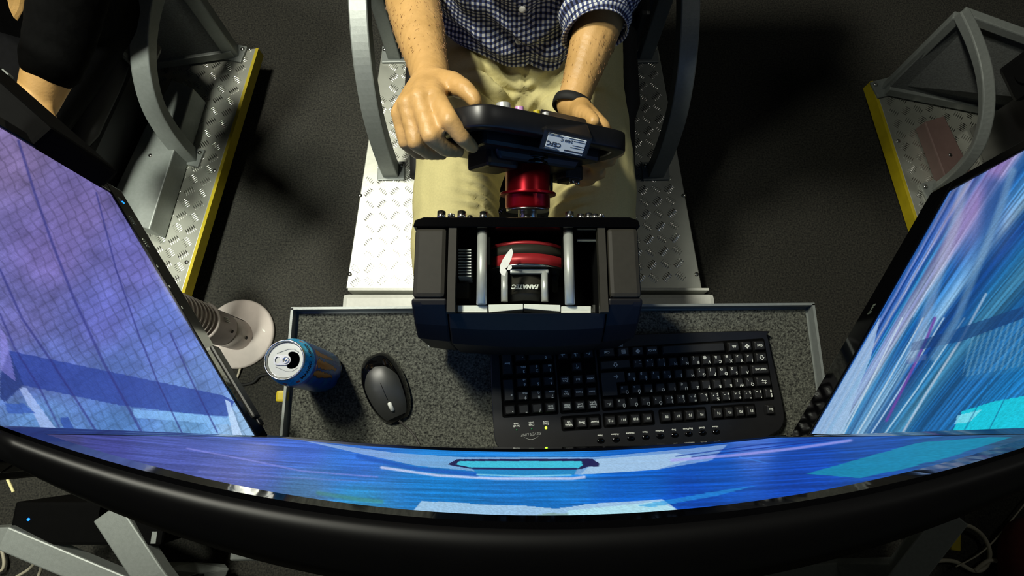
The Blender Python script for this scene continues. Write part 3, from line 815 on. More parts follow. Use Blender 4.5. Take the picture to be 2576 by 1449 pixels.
# ------------------------------------------------------------------ mouse
m0, m1 = at(936, 893, .61), at(1003, 1058, .60)
md = (m1 - m0); md.z = 0; ML = md.length; md.normalize()
ang = math.atan2(md.y, md.x)
mo_ = thing('computer_mouse', 'black wired computer mouse with light scroll wheel on the carpeted tray', 'mouse', (m0.x, m0.y, .5925), ang)
def msec(t, k=1.0, a0=0, a1=PI, n=22, lift=0.0):
    wd = .0345 * (math.sin(PI * min(1, max(0.0, (t * .965 + .018)))) ** .30) * (1.0 - .04 * t) * k
    ht = .038 * (math.sin(PI * (t * .93 + .035) ** .80) ** .62)
    pts = []
    for i in range(n + 1):
        a = a0 + (a1 - a0) * i / n
        c, s = math.cos(a), math.sin(a)
        pts.append(Vector((t * ML, wd * math.copysign(abs(c) ** .8, c), max(0, ht * abs(s) ** .75 + lift))))
    return pts
ts = [.5 - .5 * math.cos(PI * i / 30) for i in range(31)]
ts = [min(.998, max(.002, t)) for t in ts]
MB().loft([msec(t) for t in ts], True, True, True).build('shell', M_gloss, mo_, local=True)
M_mtop = mat('grey_rubber_coat', (50, 51, 49), 0.42, noise=60, amt=.08)
tt = [.205 + .74 * i / 26 for i in range(27)]
def topsec(t):
    s = (t - .205) / .74
    half = .86 * min(1.0, (max(0.0001, s) * 3.2) ** .5) * (1 if s < .85 else 1 - (s - .85) * .8)
    return msec(t, 1, PI / 2 - half, PI / 2 + half, 14, .0007)
MB().loft([topsec(t) for t in tt], False, False, True).build('top_cover', M_mtop, mo_, local=True, label='grey rubbery top cover')
zt = lambda t: max(p.z for p in msec(t)) + .0009
MB().tube([(t * ML, 0, zt(t)) for t in [.45 + .25 * i / 8 for i in range(9)]], .0006, seg=5).build('button_split', M_black, mo_, local=True)
cz = zt(.80) - .0072
MB().tube([((.735 + .012 * i) * ML, 0, zt(.735 + .012 * i) - .0026 + .0032 * math.sin(PI * i / 10)) for i in range(11)], [.0018] + [.0034] * 9 + [.0018], seg=14).build('scroll_wheel', M_white, mo_, local=True, label='light grey scroll wheel')
cp = [at(1004, 1058, .600), at(1020, 1072, .5955), at(1038, 1090, .5945), at(1050, 1110, .5945), at(1056, 1130, .596), at(1045, 1180, .596)]
MB().tube(catmull(cp, 8), .0018, seg=8).build('cable', mat('mouse_cable', (62, 60, 56), .5, noise=40, amt=.05), mo_)

# ------------------------------------------------------------------ drinks can
cb = at(813, 936, .593)
cn = thing('drinks_can', 'opened blue drinks can with orange claw marks on the left of the tray', 'can', (cb.x, cb.y, .592), 0)
CH = .166
prof = [(.0245, .0), (.0262, .001), (.031, .006), (.0330, .013), (.0330, .132), (.0322, .140), (.0300, .148), (.0272, .157), (.0262, .1605)]
zz = []
for i in range(len(prof) - 1):
    (r0, z0), (r1, z1) = prof[i], prof[i + 1]
    n = max(1, int((z1 - z0) / .0009))
    zz += [(r0 + (r1 - r0) * k / n, z0 + (z1 - z0) * k / n) for k in range(n)]
zz.append(prof[-1])
NT = 260
th = np.arange(NT) * 2 * PI / NT
rr = np.array([p[0] for p in zz])[:, None]; zc = np.array([p[1] for p in zz])[:, None] + 0 * th[None, :]
P3 = np.stack([rr * np.cos(th)[None, :], rr * np.sin(th)[None, :], zc], 2)
A = ((th + PI) % (2 * PI) - PI)[None, :] + 0 * zc           # angle, 0 faces +x
s_arc = A * .033
L_ = lambda *c: np.array(lin(*c)[:3])
rng = np.random.RandomState(4)
def vnoise(x, y, seed=0):
    xi, yi = np.floor(x).astype(int), np.floor(y).astype(int); fx, fy = x - xi, y - yi
    h = lambda a, b: (np.sin(a * 127.1 + b * 311.7 + seed * 74.7) * 43758.5453) % 1.0
    fx = fx * fx * (3 - 2 * fx); fy = fy * fy * (3 - 2 * fy)
    return (h(xi, yi) * (1 - fx) + h(xi + 1, yi) * fx) * (1 - fy) + (h(xi, yi + 1) * (1 - fx) + h(xi + 1, yi + 1) * fx) * fy
nz = vnoise(s_arc * 900, zc * 900, 1); nb = vnoise(s_arc * 120, zc * 120, 2)
col = L_(10, 84, 172)[None, None, :] * (0.7 + .6 * nb[..., None])
hi = (zc > .138)[..., None]
col = np.where(hi, (L_(0, 165, 228) * 1.0)[None, None, :] * (0.65 + .8 * nz[..., None]), col)
swirl = (vnoise(s_arc * 150 + 3 * nb, zc * 60, 3) > .62) & (zc < .125)
col = np.where(swirl[..., None], L_(14, 110, 172), col)
jag = .0014 * (vnoise(zc * 500, s_arc * 0 + 3, 5) - .5) + .002 * (vnoise(zc * 160, s_arc * 0 + 9, 6) - .5)
for cs, zt_, zb_, w0 in ((-.0145, .129, .050, .0050), (.0, .130, .040, .0060), (.0150, .131, .052, .0044)):
    f = np.clip((zt_ - zc) / (zt_ - zb_), 0, 1)
    half = w0 * (1 - f) ** .55 * (.75 + .5 * vnoise(zc * 220, zc * 0 + cs * 900, 7)) * np.minimum(1, .35 + 8 * f)
    cc = cs * (1 - .12 * f) + jag
    dd = np.abs(s_arc - cc)
    rng_ok = (zc < zt_) & (zc > zb_)
    col = np.where((rng_ok & (dd < half + .0011))[..., None], L_(10, 22, 48), col)
    col = np.where((rng_ok & (dd < half))[..., None], L_(196, 124, 40), col)
arcband = (np.abs(zc - (.1315 - .35 * np.abs(s_arc) ** 1.0 * .25)) < .0016 - .04 * np.abs(s_arc)) & (np.abs(s_arc) < .024)
col = np.where(arcband[..., None], L_(196, 124, 40), col)
for ad, zd in ((62, .146), (-62, .145), (-95, .146), (150, .146), (-150, .146)):
    d2 = ((((A - R(ad) + PI) % (2 * PI)) - PI) * .029) ** 2 + (zc - zd) ** 2
    col = np.where((d2 < .0034 ** 2)[..., None], L_(120, 180, 200), col); col = np.where((d2 < .0026 ** 2)[..., None], L_(165, 30, 66), col)
low = (zc < .022) & (vnoise(s_arc * 200, zc * 200, 8) > .55)
col = np.where(low[..., None], L_(20, 30, 50), col)
me = grid_mesh('can_body', P3, attr_mat('can_print', 'picture', .33, .35, coat=.3), cols=col, closed_u=True)
link_mesh('can_body', me, cn)
MB().lathe([(.0262, .1600), (.0272, .1612), (.0272, .1632), (.0264, .1642), (.0254, .1640), (.0246, .1625), (.0240, .1590), (.0232, .1580), (.0226, .1590)], Matrix(), 64, caps=False).build('rim', M_steel, cn, local=True)
circ = lambda r, n, cx=0, cy=0, sx=1, sy=1: [(cx + r * sx * math.cos(2 * PI * i / n), cy + r * sy * math.sin(2 * PI * i / n)) for i in range(n)]
hole = [(p.x, p.y) for p in catmull([(.003, .009, 0), (.009, .0115, 0), (.0165, .008, 0), (.019, 0, 0), (.0165, -.008, 0), (.009, -.0115, 0), (.003, -.009, 0), (.0045, 0, 0)], 5, True)]
M_lid = mat('lid_aluminium', (150, 152, 150), .42, .3, noise=60, amt=.05)
lid = link_mesh('lid', flat_shape('lid', [circ(.0232, 56), hole], M_lid, .0002), cn, (0, 0, .1588))
MB().cyl((0, 0, .120), (0, 0, .121), .030, seg=40).build('dark_inside', mat('can_inside', (30, 18, 12), .3, noise=30, amt=.1), cn, local=True)
tab = rrect(-.0155, -.0068, .0075, .0068, .0066, 6)
tb_ = link_mesh('pull_tab', flat_shape('pull_tab', [tab, circ(.0042, 20, -.0098, 0, .9, 1.1)], M_steel, .0006), cn, (0, 0, .1604))
MB().lathe([(.0046, .1604), (.0046, .1622), (.0036, .1624), (.0034, .1612), (.002, .1612), (.0016, .1622), (.0002, .1624)], Matrix.Translation((.0015, 0, 0)), 24).build('rivet', M_steel, tb_, local=True).matrix_basis = Matrix.Translation((0, 0, -.1604))
for s in (1, -1):
    MB().tube([(-.012, s * .009, .1592), (.002, s * .0145, .1592), (.010, s * .0150, .1592), (.017, s * .0105, .1592)], .0005, seg=6).build('lid_crease', M_lid, cn, local=True)
me_can = mat('can_ink', (4, 14, 40), .4, noise=60, amt=.05)
txt = 'MANGO LOCO'
for i, ch in enumerate(txt):
    if ch == ' ': continue
    a = R(-46 + i * 10.0); zc_ = .1478; rc = .0300
    tilt = math.atan2(.0028, .009)
    n = Vector((math.cos(a) * math.cos(.32), math.sin(a) * math.cos(.32), math.sin(.32)))
    tx = Vector((-math.sin(a), math.cos(a), 0)); ty = n.cross(tx)
    p = Vector((rc * math.cos(a), rc * math.sin(a), zc_)) + n * .0004
    o = link_mesh('letter', text_mesh(ch, .0068, me_can, .0001, bold=.00025), cn)
    o.matrix_basis = Matrix(((tx.x, ty.x, n.x, p.x), (tx.y, ty.y, n.y, p.y), (tx.z, ty.z, n.z, p.z), (0, 0, 0, 1)))

# ------------------------------------------------------------------ monitors
def proj(P):
    """where points of a screen lie in the photograph: used only to copy the displayed picture onto the screen"""
    v = P - np.array([0, 0, CAM_Z])
    d = v[..., 1] * math.sin(TILT) - v[..., 2] * math.cos(TILT)
    u = v[..., 1] * math.cos(TILT) + v[..., 2] * math.sin(TILT)
    return 1288 + FOC * v[..., 0] / d, 724.5 - FOC * u / d
def sl(c):
    c = np.clip(np.asarray(c, float) / 255, 0, 1)
    return np.where(c > .04045, ((c + .055) / 1.055) ** 2.4, c / 12.92)
def polym(X, Y, pts):
    m = np.zeros(X.shape, bool); n = len(pts)
    for i in range(n):
        x0, y0 = pts[i]; x1, y1 = pts[(i + 1) % n]
        if y0 == y1: continue
        c = ((y0 > Y) != (y1 > Y)) & (X < (x1 - x0) * (Y - y0) / (y1 - y0) + x0); m ^= c
    return m
def linem(X, Y, pts, wd):
    best = np.full(X.shape, 1e9)
    for (x0, y0), (x1, y1) in zip(pts[:-1], pts[1:]):
        dx, dy = x1 - x0, y1 - y0; t = np.clip(((X - x0) * dx + (Y - y0) * dy) / (dx * dx + dy * dy), 0, 1)
        best = np.minimum(best, np.hypot(X - x0 - t * dx, Y - y0 - t * dy))
    return np.clip(1.5 - best / wd, 0, 1)
def over(C, m, c, a=1.0):
    m = np.asarray(m, float)[..., None] * a
    return C * (1 - m) + np.asarray(c, float) * m
def blobs(X, Y, pts, s=260.0):
    wsum = 0; acc = 0
    for x, y, c in pts:
        wt = 1.0 / ((np.hypot(X - x, Y - y) / s) ** 3 + .02); acc = acc + wt[..., None] * np.array(c, float); wsum = wsum + wt
    return acc / wsum[..., None]
def fbm(x, y, s): return .5 * vnoise(x, y, s) + .3 * vnoise(x * 2.1, y * 2.1, s + 1) + .2 * vnoise(x * 4.3, y * 4.3, s + 2)

def paint_left(X, Y):
    C = blobs(X, Y, [(30, 380, (132, 112, 176)), (200, 520, (112, 98, 172)), (120, 640, (118, 104, 190)), (330, 640, (104, 102, 196)), (250, 800, (96, 104, 208)), (60, 800, (104, 104, 190)), (420, 860, (92, 120, 224)), (520, 960, (96, 140, 232)),
                      (300, 960, (80, 116, 214)), (100, 930, (84, 106, 200)), (300, 1070, (76, 140, 230)), (480, 1070, (96, 168, 240)), (100, 1070, (90, 150, 228)), (600, 1070, (150, 200, 250))], 150)
    C = C * (.80 + .42 * fbm(X / 46, Y / 46, 11))[..., None]
    # knotted netting in perspective
    k = 24 - (Y - 300) / 800 * 9
    wx = 14 * fbm(X / 40, Y / 40, 71); X, Y, X0, Y0 = X + wx, Y - wx, X, Y
    sx = X + .28 * Y; sy = Y * .96 - .30 * X
    a = (sx + sy) / 1.0; b = (sx - sy) / 1.0
    net = np.maximum(np.cos(a * 2 * PI / 31), np.cos(b * 2 * PI / 36))
    net = np.clip((net - .74) / .26, 0, 1) ** 1.5 * (.35 + .65 * fbm(X / 60, Y / 60, 17))
    X, Y = X0, Y0
    C = C * (1 - .24 * net)[..., None]
    C = C * .76 + C.mean(-1, keepdims=True) * .19
    dark = (40, 62, 150)
    C = over(C, polym(X, Y, [(22, 882), (300, 940), (559, 994), (590, 1010), (571, 1052), (298, 1019), (56, 969)]), dark, .72)
    C = over(C, polym(X, Y, [(0, 945), (22, 882), (60, 968), (12, 1012), (0, 1000)]), (36, 54, 120), .8)
    C = over(C, polym(X, Y, [(48, 976), (66, 976), (150, 1092), (112, 1092)]), (176, 196, 246), .7)
    C = over(C, polym(X, Y, [(12, 1015), (60, 1015), (90, 1040), (20, 1040)]), (52, 88, 180), .7)
    C = over(C, polym(X, Y, [(150, 1052), (170, 1048), (196, 1096), (166, 1096)]), (44, 76, 160), .8)
    C = over(C, polym(X, Y, [(335, 1029), (584, 1049), (588, 1070), (335, 1050)]), (140, 196, 252), .6)
    C = over(C, polym(X, Y, [(566, 1005), (578, 1010), (612, 1104), (588, 1104)]), (196, 222, 255), .8)
    C = over(C, polym(X, Y, [(0, 820), (16, 850), (40, 960), (0, 930)]), (150, 140, 226), .5)
    z = lambda *p: [(x / 1.61, y / 1.61 + 280) for x, y in p]
    for ln, wd in ((z((75, 120), (140, 330), (210, 530), (300, 760), (420, 1020), (520, 1200), (590, 1330)), 3.2), (z((390, 330), (470, 640), (560, 900), (640, 1100), (750, 1330)), 2.0),
                   (z((0, 640), (90, 840), (200, 1000), (310, 1170), (405, 1320)), 2.8), (z((0, 820), (60, 960), (160, 1120), (260, 1320)), 2.4), (z((690, 900), (780, 1100), (880, 1300)), 2.0)):
        C = over(C, linem(X, Y, ln, wd), (44, 48, 120), .62)
    C = C * (.93 + .14 * rng.rand(*X.shape))[..., None]
    return sl(C)

def paint_center(X, Y):
    C = blobs(X, Y, [(250, 1125, (62, 66, 140)), (420, 1170, (72, 84, 160)), (560, 1215, (84, 96, 170)), (650, 1160, (68, 92, 180)), (760, 1130, (66, 104, 200)), (760, 1240, (70, 120, 168)), (900, 1170, (48, 108, 206)), (900, 1260, (30, 130, 180)), (1100, 1230, (16, 120, 196)),
                      (1370, 1235, (14, 112, 196)), (1370, 1180, (40, 130, 210)), (1600, 1240, (8, 92, 190)), (1750, 1260, (6, 70, 176)), (1800, 1190, (10, 80, 180)), (2000, 1170, (14, 70, 170)), (2000, 1210, (6, 64, 170)), (2200, 1120, (20, 74, 160)), (2400, 1150, (40, 90, 150)), (2560, 1090, (44, 80, 110)), (160, 1110, (60, 60, 110)), (1900, 1120, (70, 110, 200))], 120)
    yy = Y + 40 * ((X - 1370) / 900) ** 2
    st = fbm(X / 180, yy / 3.2, 21)
    C = C * (.70 + .60 * st)[..., None]
    C = over(C, polym(X, Y, [(760, 1108), (1000, 1140), (1160, 1150), (1500, 1150), (1740, 1128), (1830, 1118), (1790, 1158), (1650, 1182), (1455, 1194), (1200, 1186), (1050, 1172), (900, 1140)]), (168, 192, 224), .62 * 1)
    C = over(C, polym(X, Y, [(1500, 1155), (1700, 1140), (1760, 1150), (1650, 1182), (1460, 1194)]), (186, 214, 232), .6)
    C = over(C, linem(X, Y, [(960, 1176), (1100, 1196), (1250, 1204), (1440, 1204), (1470, 1200)], 3.4), (206, 208, 240), .85)
    C = over(C, linem(X, Y, [(900, 1148), (1050, 1180), (1200, 1194)], 5), (24, 84, 180), .8)
    C = over(C, polym(X, Y, [(1126, 1168), (1150, 1155), (1490, 1154), (1508, 1166), (1506, 1174), (1480, 1174), (1464, 1180), (1190, 1180), (1140, 1172)]), (18, 14, 64), .9)
    C = over(C, polym(X, Y, [(1146, 1168), (1156, 1160), (1462, 1160), (1466, 1170), (1454, 1178), (1190, 1177)]), (64, 196, 222), .95)
    C = over(C, polym(X, Y, [(1186, 1178), (1452, 1178), (1446, 1194), (1430, 1196), (1204, 1194)]), (30, 130, 190), .95)
    C = over(C, linem(X, Y, [(1190, 1178), (1320, 1180), (1450, 1179)], 2.2), (30, 20, 70), .9)
    C = over(C, linem(X, Y, [(1200, 1194), (1320, 1198), (1436, 1195)], 1.8), (150, 220, 240), .8)
    C = over(C, polym(X, Y, [(1060, 1260), (1200, 1268), (1330, 1273), (1400, 1280), (1480, 1268), (1665, 1256), (1708, 1284), (1560, 1296), (1400, 1303), (1200, 1306), (1026, 1302)]), (166, 200, 228), .9)
    C = over(C, polym(X, Y, [(1430, 1284), (1660, 1262), (1704, 1284), (1560, 1296), (1420, 1302)]), (176, 226, 236), .8)
    C = over(C, polym(X, Y, [(1340, 1298), (1380, 1290), (1430, 1292), (1424, 1304), (1340, 1306)]), (120, 150, 130), .6)
    for ln, wd, c, a in (([(470, 1128), (640, 1160), (760, 1185), (950, 1200)], 1.8, (140, 140, 220), .6), ([(500, 1185), (700, 1200), (900, 1210)], 1.6, (130, 140, 220), .4), ([(1690, 1158), (1850, 1145), (2000, 1128), (2140, 1108)], 3.5, (166, 160, 236), .75), ([(1860, 1150), (1926, 1164)], 1.4, (60, 130, 230), .7),
                         ([(1700, 1148), (1900, 1120), (2080, 1102)], 1.4, (20, 50, 140), .7), ([(1740, 1150), (1960, 1122), (2120, 1104)], 1.2, (16, 40, 130), .7), ([(800, 1240), (900, 1256), (960, 1262)], 5, (70, 140, 110), .5)):
        C = over(C, linem(X, Y, ln, wd), c, a)
    C = over(C, polym(X, Y, [(2030, 1192), (2220, 1138), (2320, 1112), (2490, 1100), (2540, 1100), (2400, 1146), (2262, 1182), (2165, 1203)]), (18, 138, 170), .85)
    C = over(C, polym(X, Y, [(1600, 1272), (1800, 1236), (1900, 1222), (1800, 1248), (1640, 1276)]), (40, 150, 220), .6)
    C = C * (.93 + .14 * rng.rand(*X.shape))[..., None]
    return sl(C)

def paint_right(X, Y):
    t = (X - 2040) * .869 + (Y - 1095) * .4946
    a = (X - 2040) * .4946 - (Y - 1095) * .869
    f = t * (1 + .00085 * (560 - a)) * .92 + .015 * a
    pal = [(-8, (60, 80, 170)), (3, (40, 100, 190)), (10, (30, 90, 175)), (16, (120, 140, 200)), (21, (20, 70, 160)), (28, (60, 110, 190)), (34, (170, 180, 220)), (40, (18, 80, 170)), (47, (40, 130, 190)), (55, (120, 135, 190)), (63, (150, 170, 210)), (72, (120, 130, 175)), (82, (170, 190, 222)),
           (92, (30, 120, 190)), (104, (20, 90, 165)), (122, (70, 140, 205)), (136, (110, 160, 205)), (147, (130, 175, 210)), (156, (30, 90, 160)), (172, (16, 70, 150)), (205, (30, 110, 170)), (240, (60, 130, 170)), (275, (20, 90, 150)), (330, (30, 110, 180)), (400, (20, 120, 190)), (520, (40, 130, 200))]
    fs = f + 7 * (fbm(a / 110, t / 40, 31) - .5)
    C = np.stack([np.interp(fs, [p[0] for p in pal], [p[1][k] for p in pal]) for k in range(3)], -1).astype(float)
    C = C * (.74 + .52 * vnoise(a / 260, f / 3.0, 33))[..., None]
    C = over(C, np.clip((a - 480) / 200, 0, 1) * np.clip(1 - np.abs(t - 75) / 60, 0, 1), (150, 110, 190), .7)
    C = over(C, np.clip(1 - np.hypot(X - 2450, Y - 560) / 130, 0, 1), (160, 150, 205), .5)
    tri = polym(X, Y, [(2040, 1096), (2215, 795), (2190, 900), (2150, 1000), (2120, 1096)])
    C = over(C, tri, (176, 206, 242), .8)
    lowm = np.clip((330 - a) / 160, 0, 1) * np.clip(1 - np.abs(t - 85) / 130, 0, 1)
    C = over(C, lowm, (140, 200, 235), .38)
    for k in range(7):
        x0 = 2120 + k * 17
        C = over(C, linem(X, Y, [(x0, 1096), (x0 + 60 + 4 * k, 980), (x0 + 150 + 9 * k, 800)], 2.0), (44, 96, 150) if k % 2 else (214, 236, 250), .75)
    C = over(C, linem(X, Y, [(2270, 1090), (2330, 990), (2420, 850), (2480, 740)], 3.0), (214, 226, 245), .7)
    C = over(C, linem(X, Y, [(2230, 1058), (2280, 960), (2330, 855), (2352, 800)], 3.4), (112, 70, 170), .9)
    C = over(C, polym(X, Y, [(2295, 862), (2400, 830), (2576, 770), (2576, 800), (2420, 858), (2290, 885)]), (22, 62, 120), .65)
    C = over(C, polym(X, Y, [(2280, 905), (2330, 890), (2330, 905), (2276, 918)]), (80, 110, 170), .6)
    C = over(C, polym(X, Y, [(2430, 860), (2576, 800), (2576, 930), (2430, 960)]), (60, 140, 190), .25)
    comb = (np.cos((X * .96 + Y * .28) * 2 * PI / 13) > .3) & polym(X, Y, [(2440, 850), (2576, 800), (2576, 920), (2420, 950)])
    C = over(C, comb, (130, 180, 210), .4)
    C = over(C, linem(X, Y, [(2500, 470), (2490, 600), (2450, 720), (2400, 840)], 26), (16, 74, 144), .5)
    C = over(C, linem(X, Y, [(2424, 465), (2404, 560), (2362, 690), (2316, 835), (2292, 900)], 12), (186, 194, 218), .45)
    C = over(C, linem(X, Y, [(2548, 430), (2500, 570), (2452, 690), (2404, 810), (2350, 900)], 9), (150, 188, 216), .45)
    C = C * .90 + C.mean(-1, keepdims=True) * .03
    C = over(C, polym(X, Y, [(2420, 1035), (2500, 1010), (2640, 985), (2640, 1100), (2390, 1100)]), (20, 206, 222), .85)
    C = over(C, polym(X, Y, [(2410, 1045), (2470, 1030), (2440, 1062), (2400, 1066)]), (150, 225, 240), .7)
    for x0 in (2470, 2530):
        C = over(C, linem(X, Y, [(x0 - 50, 1095), (x0, 1000), (x0 + 20, 960)], 1.2), (14, 80, 130), .7)
    C = C * (.93 + .14 * rng.rand(*X.shape))[..., None]
    return sl(C)

M_scr = attr_mat('lit_screen', 'picture', .4, 0, True, spec=.04)
M_mark = mat('bezel_print', (150, 156, 140), .5, noise=40, amt=.05)

def flat_monitor(label, bi, bo, ztop, paint, inward, nu, nv, outer=.018, lo=.034):
    """bi, bo: inner and outer lower corners of the lit area"""
    d = (bo - bi); d.z = 0; W = d.length; d.normalize(); n = Vector((d.y, -d.x, 0))
    if n.dot(inward) < 0: n = -n
    H = ztop - bi.z
    t = thing('monitor', label, 'monitor', ((bi.x + bo.x) / 2, (bi.y + bo.y) / 2, bi.z - .02))
    M = Matrix(((d.x, 0, n.x, bi.x), (d.y, 0, n.y, bi.y), (0, 1, 0, bi.z), (0, 0, 0, 1)))     # x along the screen, y up, z towards the driver
    def put(mb, name, m, bevel=0, label=None, parent=None):
        mb.v = [M @ v for v in mb.v]; return mb.build(name, m, parent or t, bevel=bevel, label=label)
    b = .016
    put(MB().box((W / 2, H / 2, -.016), (W + .022, H + .03, .024), bev=.005), 'casing', M_black)
    put(MB().box((W / 2, H / 2, -.036), (W * .6, H * .6, .03), bev=.012), 'rear_cover', M_black)
    for c, s in (((W / 2 - b / 2 + outer / 2, -lo / 2, -.0025), (W + b + outer, lo, .013)), ((W / 2 - b / 2 + outer / 2, H + b / 2, -.0025), (W + b + outer, b, .013)), ((-b / 2, H / 2, -.0025), (b, H, .013)), ((W + outer / 2, H / 2, -.0025), (outer, H, .013))):
        put(MB().box(c, s, bev=.0015), 'bezel', M_gloss)
    u = np.linspace(0, W, nu)[None, :] + np.zeros((nv, 1)); v = np.linspace(0, H, nv)[:, None] + np.zeros((1, nu))
    Mn = np.array(M)
    P = np.stack([u, v, np.full_like(u, .0012)], -1) @ Mn[:3, :3].T + Mn[:3, 3]
    me = grid_mesh('screen', P, M_scr, cols=paint(*proj(P)), smooth=False)
    me.transform(root_mx(t).inverted())
    link_mesh('screen', me, t)
    return t, M, W, H, put
lbi, lbo = at(640, 1101, .780), at(275, 487, .780)
lm, LM, LW, LH, lput = flat_monitor('left side monitor showing violet netting, angled beside the can', lbi, lbo, 1.145, paint_left, Vector((1, 1, 0)), 440, 330, .020)
lput(MB().cyl((LW - .012, -.0145, .004), (LW - .012, -.0145, .0050), .0022, seg=14), 'power_lamp', emit('blue_lamp', (20, 120, 255), 3.0), label='blue power lamp')
for k, s in ((.045, 4), (.085, 4), (.006, 3)):
    for i in range(s):
        lput(MB().box((LW - k + .004 * i - .008, -.011, .0043), (.0014, .006, .0006)), 'menu_mark', M_mark)
for k in (.13, .165, .20, .27):
    lput(MB().box((LW - k, -.004, .0042), (.004, .0016, .0006)), 'menu_mark', M_mark)
lput(MB().box((.085, -.030, -.004), (.115, .020, .022), bev=.003), 'bracket', mat('dark_bracket', (52, 52, 48), .5, noise=60, amt=.1), label='dark grey hinge bracket')
lput(MB().box((.022, -.033, -.004), (.012, .014, .020), bev=.003), 'bracket_end', M_black)
rbi, rbo = at(2042, 1095, .780), at(2391, 483, .780)
rm_, RM, RW, RH, rput = flat_monitor('right side monitor showing blue and white motion streaks', rbi, rbo, 1.145, paint_right, Vector((-1, 1, 0)), 440, 330, .020, .046)
o = link_mesh('lettering', text_mesh('BenQ', .0075, mat('bezel_print_dim', (92, 100, 88), .5, noise=40, amt=.05), .0002), rm_)
o.matrix_basis = root_mx(rm_).inverted() @ RM @ Matrix.Translation((RW * .50, -.022, .0042)) @ Matrix.Diagonal((-1, 1, -1, 1))
# neighbour's monitor seen as a black slab behind the left one
p0, p1 = at(302, 425, .80), at(52, 222, .86)
dd = (p1 - p0); dd.z = 0; dd.normalize(); nn = Vector((dd.y, -dd.x, 0))
t = thing('monitor', 'black back of a neighbouring monitor in front of the person in black', 'monitor', (p0.x, p0.y, .80))
mm = Matrix(((dd.x, 0, nn.x, p0.x), (dd.y, 0, nn.y, p0.y), (0, 1, 0, .80), (0, 0, 0, 1)))
sg = 1 if nn.x < 0 else -1
mb = MB().box((.17, .055, sg * .022), (.34, .12, .036), bev=.006); mb.v = [mm @ v for v in mb.v]; mb.build('casing', M_void, t)
mb = MB().box((.17, .055, sg * .05), (.2, .08, .03), bev=.012); mb.v = [mm @ v for v in mb.v]; mb.build('rear_cover', M_void, t)
mb = MB().box((.235, .0, sg * .004), (.014, .010, .004), bev=.001); mb.v = [mm @ v for v in mb.v]; mb.build('clip', M_grey, t)

# centre monitor, curved
CX = .0185
zb_, zt__ = .782, 1.150
def cf(u, v, d=0.0):
    """u -1..1 across, v 0 bottom .. 1 top of the lit area, d towards the back"""
    half = .3085
    sag = (.017 + .031 * v) * u * u * 1.0
    y0 = -.0245 - .0255 * v
    return Vector((CX + u * half, y0 + sag - d * (1 - .42 * u * u), zb_ + (zt__ - zb_) * v))
cmn = thing('monitor', 'centre monitor showing a blue road and car, its glossy black top edge at the bottom', 'monitor', (CX, -.03, zb_ - .02))
us = [-1.045 + 2.09 * i / 48 for i in range(49)]
prof_ = [(-.062, .002), (1.048, .002), (1.060, .006), (1.062, .014), (1.045, .032), (1.0, .044), (.80, .052), (.40, .066), (.15, .060), (.0, .036), (-.062, .026)]
MB().loft([[cf(u, v, d) for v, d in prof_] for u in us], True, True, True).build('casing', M_case, cmn)
def cstrip(u0, u1, v0, v1, n=40, d0=-.0012, d1=.003):
    uu = [u0 + (u1 - u0) * i / n for i in range(n + 1)]
    return MB().loft([[cf(u, v0, d0), cf(u, v1, d0), cf(u, v1, d1), cf(u, v0, d1)] for u in uu], True, True, False)
cstrip(-1.045, 1.045, -.062, -.002, d0=-.004).build('bezel', M_gloss, cmn)
cstrip(-1.045, 1.045, 1.002, 1.050).build('bezel', M_gloss, cmn)
cstrip(-1.045, -1.002, -.062, 1.05, 2).build('bezel', M_gloss, cmn)
cstrip(1.002, 1.045, -.062, 1.05, 2).build('bezel', M_gloss, cmn)
nu, nv = 640, 150
u = np.linspace(-1, 1, nu)[None, :] + np.zeros((nv, 1)); v = np.linspace(0, 1, nv)[:, None] + np.zeros((1, nu))
P = np.stack([CX + u * .3085, -.0245 - .0255 * v + (.017 + .031 * v) * u * u + .0004, zb_ + (zt__ - zb_) * v], -1)
me = grid_mesh('screen', P, M_scr, cols=paint_center(*proj(P)), smooth=False); me.transform(root_mx(cmn).inverted())
link_mesh('screen', me, cmn)

# stand that carries the three monitors
st = thing('monitor_stand', 'grey steel monitor stand with angled legs below the centre monitor', 'stand', (.02, -.2, 0))
def beam(pts, name, wd=.05, m=M_grey, par=st, up=(0, 0, 1), hh=1.0):
    sec = [(-.5 * hh, -.5), (.5 * hh, -.5), (.5 * hh, .5), (-.5 * hh, .5)]
    return MB().tube(pts, wd, sect=sec, up=up, smooth=False).build(name, m, par, bevel=.003)
post = Vector((.02, -.19, 0))
beam([post, post + Vector((0, 0, .92))], 'upright', .06, up=(0, 1, 0))
beam([Vector((-.36, -.135, .70)), Vector((.40, -.135, .70))], 'crossbeam', .05)
MB().box((.02, -.130, .90), (.12, .05, .10), bev=.004).build('mounting_plate', M_black, st)
for s in (-1, 1):
    MB().tube([Vector((.02 + s * .36, -.135, .70)), Vector((.02 + s * .52, .02, .80)), Vector((.02 + s * .50, .10, .92))], .03, seg=10).build('arm', M_black, st)
zl = .30
la = [at(279, 1284, zl), at(388, 1449, zl - .02)]
beam([la[0] + Vector((0, .10, -.18)) * .0, la[0].lerp(la[1], .5), la[1], at(470, 1560, zl - .04)], 'leg', .056, hh=.6)
beam([at(388, 1440, zl - .03), at(470, 1446, .12), at(560, 1452, .06)], 'brace', .05, hh=.6)
ra = [at(2392, 1290, zl), at(2268, 1449, zl - .02)]
beam([ra[0], ra[1], at(2190, 1560, zl - .04)], 'leg', .056, hh=.6)
beam([at(2262, 1440, zl - .03), at(2120, 1440, .16), at(1900, 1455, .06)], 'brace', .05, hh=.6)
